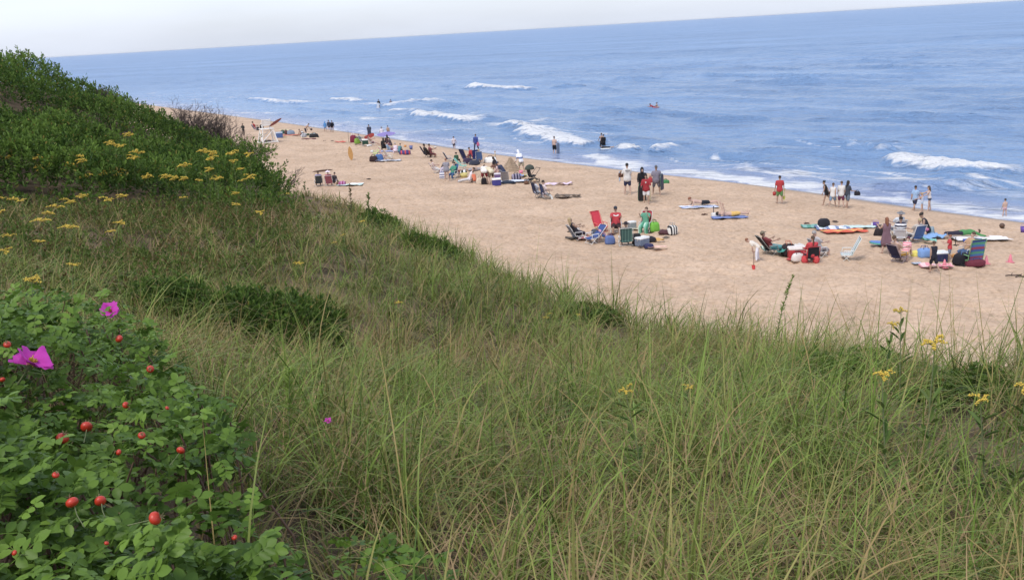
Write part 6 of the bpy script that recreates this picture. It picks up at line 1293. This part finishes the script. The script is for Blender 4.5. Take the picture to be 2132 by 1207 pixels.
# --- two men on towels
towel(1455, 432, 2.1, .9, 4, 'white and blue towel under the man in black trunks', stripes([S(225, 228, 235), S(225, 228, 235), S(110, 130, 185)], .3, 1), 23); person(ground(1462, 430) + [0, 0, .05], 88, 1.75, 'man in black trunks lying on his stomach propped on his elbows', PRONE, hair='red', bottom=S(35, 38, 48), legs='shorts', skin_c='fair')
towel(1518, 454, 1.9, .7, 3, 'blue towel under the man in yellow shorts', cloth(S(110, 130, 190)), 24); person(ground(1524, 452) + [0, 0, .05], -88, 1.75, 'man in yellow shorts lying on his back reading with raised arms', dict(SUPINE, al=85, ar=85, el=25, er=25, ab=10), hair='dark', bottom=S(220, 175, 75), legs='shorts', skin_c='fair', build=1.1)
heap(1491, 452, .5, .35, .26, 0, 'white pillow under the head of the man in yellow shorts', cloth(WHITE), 18, 'pillow', 'pillow'); p = ground(1485, 452); o = empty('beach_pole', p); link('shaft', tri_mesh('shaft', [pipe([(0, 0, -.1), (.02, 0, .55)], .02)], cloth(S(60, 58, 75))), o); link('cap', tri_mesh('cap', [ellipsoid((.02, 0, .56), .03, .03, .03)], cloth(BLACK)), o); tag(o, 'short dark stake behind the white pillow', 'pole')
# --- boy with shovel and his family
p = ground(1577, 543); t, hd = person(p, 78, 1.22, 'boy in white t-shirt and white trousers bending over a red shovel', dict(BEND, lean=46, curve=18, hl=10, hr=-2, al=38, ar=42, el=18, er=18, nod=-15), hair='red', top=S(222, 212, 198), bottom=S(222, 222, 235), legs='long'); spade(ground(1569, 560) + [0, .0, -.02], (-12, 6, 10), .72, 'red bladed toy shovel of the boy in white', S(215, 35, 35), S(120, 80, 70))
sitter(1607, 530, -78, 'woman with cap and red top reclining in a black chair', S(45, 48, 52), 1.68, 'black reclining chair left of the red cooler', dict(RECL, hl=82, hr=86, kl=30, kr=40), chair_kw=dict(recl=38, back=.8, frame=S(150, 150, 145), seat_h=.26), hair='brown', hat='cap', hatcol=S(120, 110, 90), top=S(130, 50, 55), bottom=S(80, 150, 155), legs='blanket', skin_c='tan')
towel(1629, 531, .7, .5, 20, 'teal towel hanging by the legs of the woman in the black chair', cloth(TEAL), 25, .35); bag(1641, 531, .6, .45, .55, 0, 'black and orange bag behind the red cooler', S(50, 40, 45), S(200, 100, 60), seed=33); towel(1598, 526, .5, .45, 0, 'pale green patterned cloth over the back of the black chair', stripes([S(200, 215, 200), S(110, 140, 120)], .06, 0), 26, .3)
cooler(1659, 537, .72, .45, .5, -5, 'large red cooler with white lid', S(190, 32, 45), S(232, 222, 215)); heap(1662, 526, .6, .4, .42, 0, 'white towel bundle behind the red cooler', cloth(WHITE), 19, 'towel_heap', 'towel'); bag(1661, 543, .55, .35, .36, 5, 'white and black bag in front of the red cooler', S(215, 205, 200), S(45, 40, 45), seed=34)
V, F = ellipsoid((0, 0, .02), .16, .16, .03); tag(link('flying_disc', tri_mesh('flying_disc', [(V, F)], cloth(S(205, 45, 55), .4)), loc=ground(1645, 541) + [0, 0, .02]), 'red flying disc on the sand left of the white and black bag', 'flying disc')
sitter(1688, 546, 5, 'woman with ponytail in red sweatshirt sitting with back to the dune', S(35, 36, 44), 1.65, 'black chair with red towel of the woman with ponytail', dict(CHAIR, lean=-10), chair_kw=dict(back=.5, recl=14, frame=S(190, 40, 50)), hair='brown', hairstyle='tail', top=S(200, 42, 55), sleeves='long', bottom=S(70, 60, 75), build=1.15)
for k, (px, c) in enumerate(((1675, S(205, 40, 50)), (1699, S(210, 50, 55)))): heap(px, 547, .28, .3, .32, 0, ('red towel end at the left foot of the chair with ponytail woman', 'red towel end at the right foot of the chair with ponytail woman')[k], cloth(c), 20 + k, 'towel_heap', 'towel')
sitter(1707, 533, -70, 'grey haired person sitting beyond the woman in red sweatshirt', S(150, 150, 155), 1.7, 'grey chair beyond the woman in red sweatshirt', CHAIR, hair='grey', top=S(180, 178, 182), bottom=S(150, 140, 145), skin_c='fair')
beach_chair(ground(1762, 541), 78, 'beach chair draped with a green, white and grey striped towel', S(200, 210, 205), mat=stripes([S(225, 228, 225), S(110, 150, 135), S(225, 228, 225), S(140, 145, 165)], .07, 0), recl=26, back=.78, w=.62, frame=S(215, 220, 215), seat_h=.26)
# --- towels by the black backpack
towel(1697, 473, 1.3, .9, -12, 'green towel left of the black backpack', stripes([S(80, 150, 130), S(120, 175, 165)], .2, 0), 27); bag(1715, 474, .6, .45, .5, 0, 'black backpack standing on towels', S(38, 38, 48), seed=35, kind='pack'); towel(1732, 478, 1.6, 1.0, -8, 'white and blue crumpled towel right of the black backpack', stripes([S(205, 210, 222), S(110, 130, 170), S(225, 225, 230)], .16, 0), 28, .12)
towel(1757, 484, 2.1, .8, 4, 'orange and yellow flame coloured towel', stripes([S(230, 175, 80), S(225, 90, 40), S(215, 60, 35)], .27, 1), 29, .1); towel(1787, 475, 1.6, .6, 8, 'pale aqua towel right of the orange towel', cloth(S(185, 210, 205)), 30, .1)
# --- right hand family
standing(1844, 528, 454, 8, 'woman in purple brown dress standing with back to the dune', dict(al=45, ar=45, el=75, er=75, sp=5, hl=4, hr=-8), hair='red', hairstyle='long', top=S(125, 92, 105), sleeves='none', bottom=S(125, 92, 105), legs='dress', skin_c='fair')
sitter(1866, 489, 10, 'person in white shirt and grey sun hat beyond the striped shirt', S(190, 195, 205), 1.72, 'pale chair of the person with grey sun hat', CHAIR, hair='grey', hat='brim', hatcol=S(125, 125, 130), top=S(205, 212, 222), bottom=S(150, 150, 160))
sitter(1874, 503, -25, 'person in navy and white striped shirt sitting on a low chair', S(215, 215, 220), 1.68, 'white framed low chair of the striped shirt', dict(CHAIR, lean=-8), chair_kw=dict(back=.45, frame=S(230, 230, 230)), hair='dark', top_mat=stripes([S(35, 38, 70), S(235, 235, 238)], .075, 2), top=NAVY, bottom=S(45, 45, 60), skin_c='tan')
sitter(1904, 504, 15, 'fair haired person in a blue chair with back to the dune, behind the blue board', S(65, 105, 170), 1.65, 'royal blue chair behind the blue board', dict(CHAIR, lean=-20), chair_kw=dict(back=.66, recl=24, frame=S(225, 225, 225)), hair='blond', top=S(190, 180, 170), bottom=S(120, 120, 130))
person(ground(1931, 493), 70, 1.68, 'woman with dark bun in black top sitting sideways beside the blue chair', dict(CROSS, lean=18), hair='dark', hairstyle='bun', top=S(40, 42, 52), sleeves='none', bottom=S(200, 100, 140), skin_c='tan'); bag(1938, 492, .42, .3, .5, 60, 'blue grey backpack on the back side of the woman with dark bun', S(130, 150, 160), seed=36, kind='pack')
towel(1939, 497, 1.3, .7, 25, 'light blue towel right of the blue chair', cloth(S(120, 165, 215)), 31, .2); towel(1933, 505, .6, .4, 0, 'small sea green cloth below a light blue towel', cloth(S(120, 190, 175)), 32, .2)
body_board(ground(1872, 512) + [0, 0, .10], (84, 0, -92), 1.3, .62, 'blue body board with green edge lying flat on the sand', S(55, 115, 190), S(75, 180, 140), .08)
sitter(1871, 545, -62, 'bare-backed man in yellow shorts in a navy chair at the right', S(45, 42, 75), 1.72, 'navy chair of the bare-backed man in yellow shorts', dict(CHAIR, hl=80, hr=85, kl=95, kr=100), hair='brown', bottom=S(215, 165, 50), skin_c='fair', chair_kw=dict(frame=S(150, 130, 140)))
person(ground(1884, 541), -40, 1.25, 'child in maroon cap and pink striped top leaning on the man in yellow shorts', dict(FLOOR, lean=25), seat=.3, hair='brown', hat='cap', hatcol=S(115, 30, 75), top_mat=stripes([S(225, 120, 135), S(235, 190, 195)], .06, 2), top=PINK, bottom=S(230, 170, 160)); heap(1910, 534, .6, .35, .28, 0, 'yellow towel bundle right of the man in yellow shorts', cloth(S(225, 210, 80)), 22, 'towel_heap', 'towel')
bag(1924, 535, .6, .42, .42, 10, 'sky blue bag left of the boy in black', S(105, 150, 210), S(50, 70, 120), seed=37); cooler(1957, 543, .5, .42, .42, 0, 'navy cooler with white lid between the boy in black and the boy in red', S(45, 48, 90), S(225, 230, 238)); V, F = sheet(.4, .25, 5, 5, .01); tag(link('magazine', mesh_np('magazine', V, F, mat=stripes([S(190, 200, 215), S(150, 165, 190)], .06, 0)), loc=ground(1909, 549) + [0, 0, .02]), 'pale blue magazine lying on the sand', 'magazine')
standing(1942, 567, 503, 8, 'boy in black sleeveless top and long black shorts walking away', dict(WALK, hl=6, hr=-18, kr=25), hair='brown', top=S(38, 40, 55), sleeves='none', bottom=S(35, 36, 48), skin_c='tan'); standing(1976, 542, 490, 75, 'small boy in red t-shirt and grey shorts', dict(al=25, ar=30, el=80, er=80), hair='red', top=S(205, 40, 50), bottom=S(125, 130, 150), skin_c='fair', build=1.05)
towel(1950, 556, 1.3, .5, -6, 'pink towel behind the boy in black', stripes([S(225, 140, 150), S(235, 190, 190)], .2, 0), 33, .1); heap(1988, 536, .35, .25, .16, 0, 'small orange cloth right of the small boy in red', cloth(S(235, 165, 75)), 23); cone(1966, 557, 'pink toy cone on the pink towel, leftmost of three cones'); cone(2053, 549, 'pink toy cone beside the patterned chair'); cone(2103, 546, 'pink toy cone standing alone, rightmost of three cones')
beach_chair(ground(2023, 551), 10, 'tall chair with blue green patterned towel and back to the dune', S(55, 110, 170), mat=stripes([S(60, 110, 175), S(70, 150, 120), S(50, 90, 160), S(150, 60, 90)], .1, 2), recl=12, back=.9, w=.66, frame=S(110, 170, 110)); bag(2003, 550, .75, .5, .5, 5, 'large black bag left of the patterned chair', S(32, 30, 38), S(60, 110, 170), seed=38); bag(2030, 553, .8, .4, .3, 0, 'dark red bag at the foot of the patterned chair', S(110, 35, 55), S(50, 60, 110), seed=39)
sitter(2010, 538, 100, 'person mostly hidden behind the patterned chair', S(90, 120, 140), 1.6, 'low blue chair hidden behind the patterned chair', CHAIR, hair='brown', top=S(190, 150, 110), bottom=S(70, 90, 120))
towel(2040, 499, 2.6, 1.1, 2, 'large white towel under the person in green', cloth(S(228, 222, 218)), 34, .08); person(ground(2004, 495) + [0, 0, .06], -86, 1.68, 'person in green top and dark trousers lying face down on a white towel', FACEDOWN, hair='brown', top=S(70, 140, 75), sleeves='long', bottom=S(45, 42, 62), legs='long'); heap(2024, 504, .9, .35, .18, 0, 'blue cloth beside the person in green on the white towel', cloth(S(55, 80, 160)), 24)
p = ground(1989, 511); o = empty('camp_stool', p); link('post', tri_mesh('post', [pipe([(0, 0, 0), (0, 0, .36)], .016)], cloth(BLACK)), o); link('foot', tri_mesh('foot', [pipe([(-.16, 0, .015), (.16, 0, .015)], .016), pipe([(0, -.14, .015), (0, .14, .015)], .016)], cloth(BLACK)), o); tag(o, 'thin black stand on the sand behind the small boy in red', 'stand')
bucket(1823, 473, .15, .24, 'purple bucket left of the sun hat family', S(85, 50, 150), S(160, 130, 200)); towel(1832, 471, .8, .3, -15, 'small white towel by the purple bucket', cloth(WHITE), 35, .12); bag(1832, 491, .6, .4, .42, 30, 'black umbrella bag left of the woman in purple brown dress', S(45, 38, 42), seed=40)
ball(2086, 475, .13, 'dark brown ball half buried near the water at the right', S(95, 70, 55)); bucket(2131, 484, .16, .28, 'purple bucket cut by the right edge of the picture', S(100, 65, 165), S(150, 120, 190))
def driftwood(px, py, L, rz, label, seed):
    r = np.random.default_rng(seed); pts = [np.array([-L / 2 + L * i / 5, r.normal(0, .04), .03 + abs(r.normal(0, .02))]) for i in range(6)]; o = link('driftwood', tri_mesh('driftwood', [pipe(pts, .022), pipe([pts[2], pts[2] + [.1, .12, .05]], .014)], cloth(S(70, 52, 45))), loc=ground(px, py)); o.rotation_euler = (0, 0, rad(rz)); tag(o, label, 'driftwood')
driftwood(2110, 575, .62, 4, 'thin dark driftwood stick on the sand near the right edge', 1); driftwood(2129, 578, .5, -5, 'dark driftwood stick cut by the right edge', 2)
freeze()

# ------------------------------------------------------------------ sea haze: even thin air over everything, fading only the far water
hz = link('haze', mesh_np('haze', *box_arr((0, 16000, 7), 64000, 42000, 21), smooth=False))
hm_ = bpy.data.materials.new('haze'); hm_.use_nodes = True; hm_.node_tree.nodes.clear()
_vo = hm_.node_tree.nodes.new('ShaderNodeOutputMaterial'); _pv = hm_.node_tree.nodes.new('ShaderNodeVolumePrincipled')
_pv.inputs['Color'].default_value = (1, 1, 1, 1); _pv.inputs['Density'].default_value = 2e-5; _pv.inputs['Anisotropy'].default_value = .2
hm_.node_tree.links.new(_pv.outputs[0], _vo.inputs['Volume']); hz.data.materials.append(hm_)
tag(hz, 'thin pale sea haze over the far water', 'haze', kind='stuff')
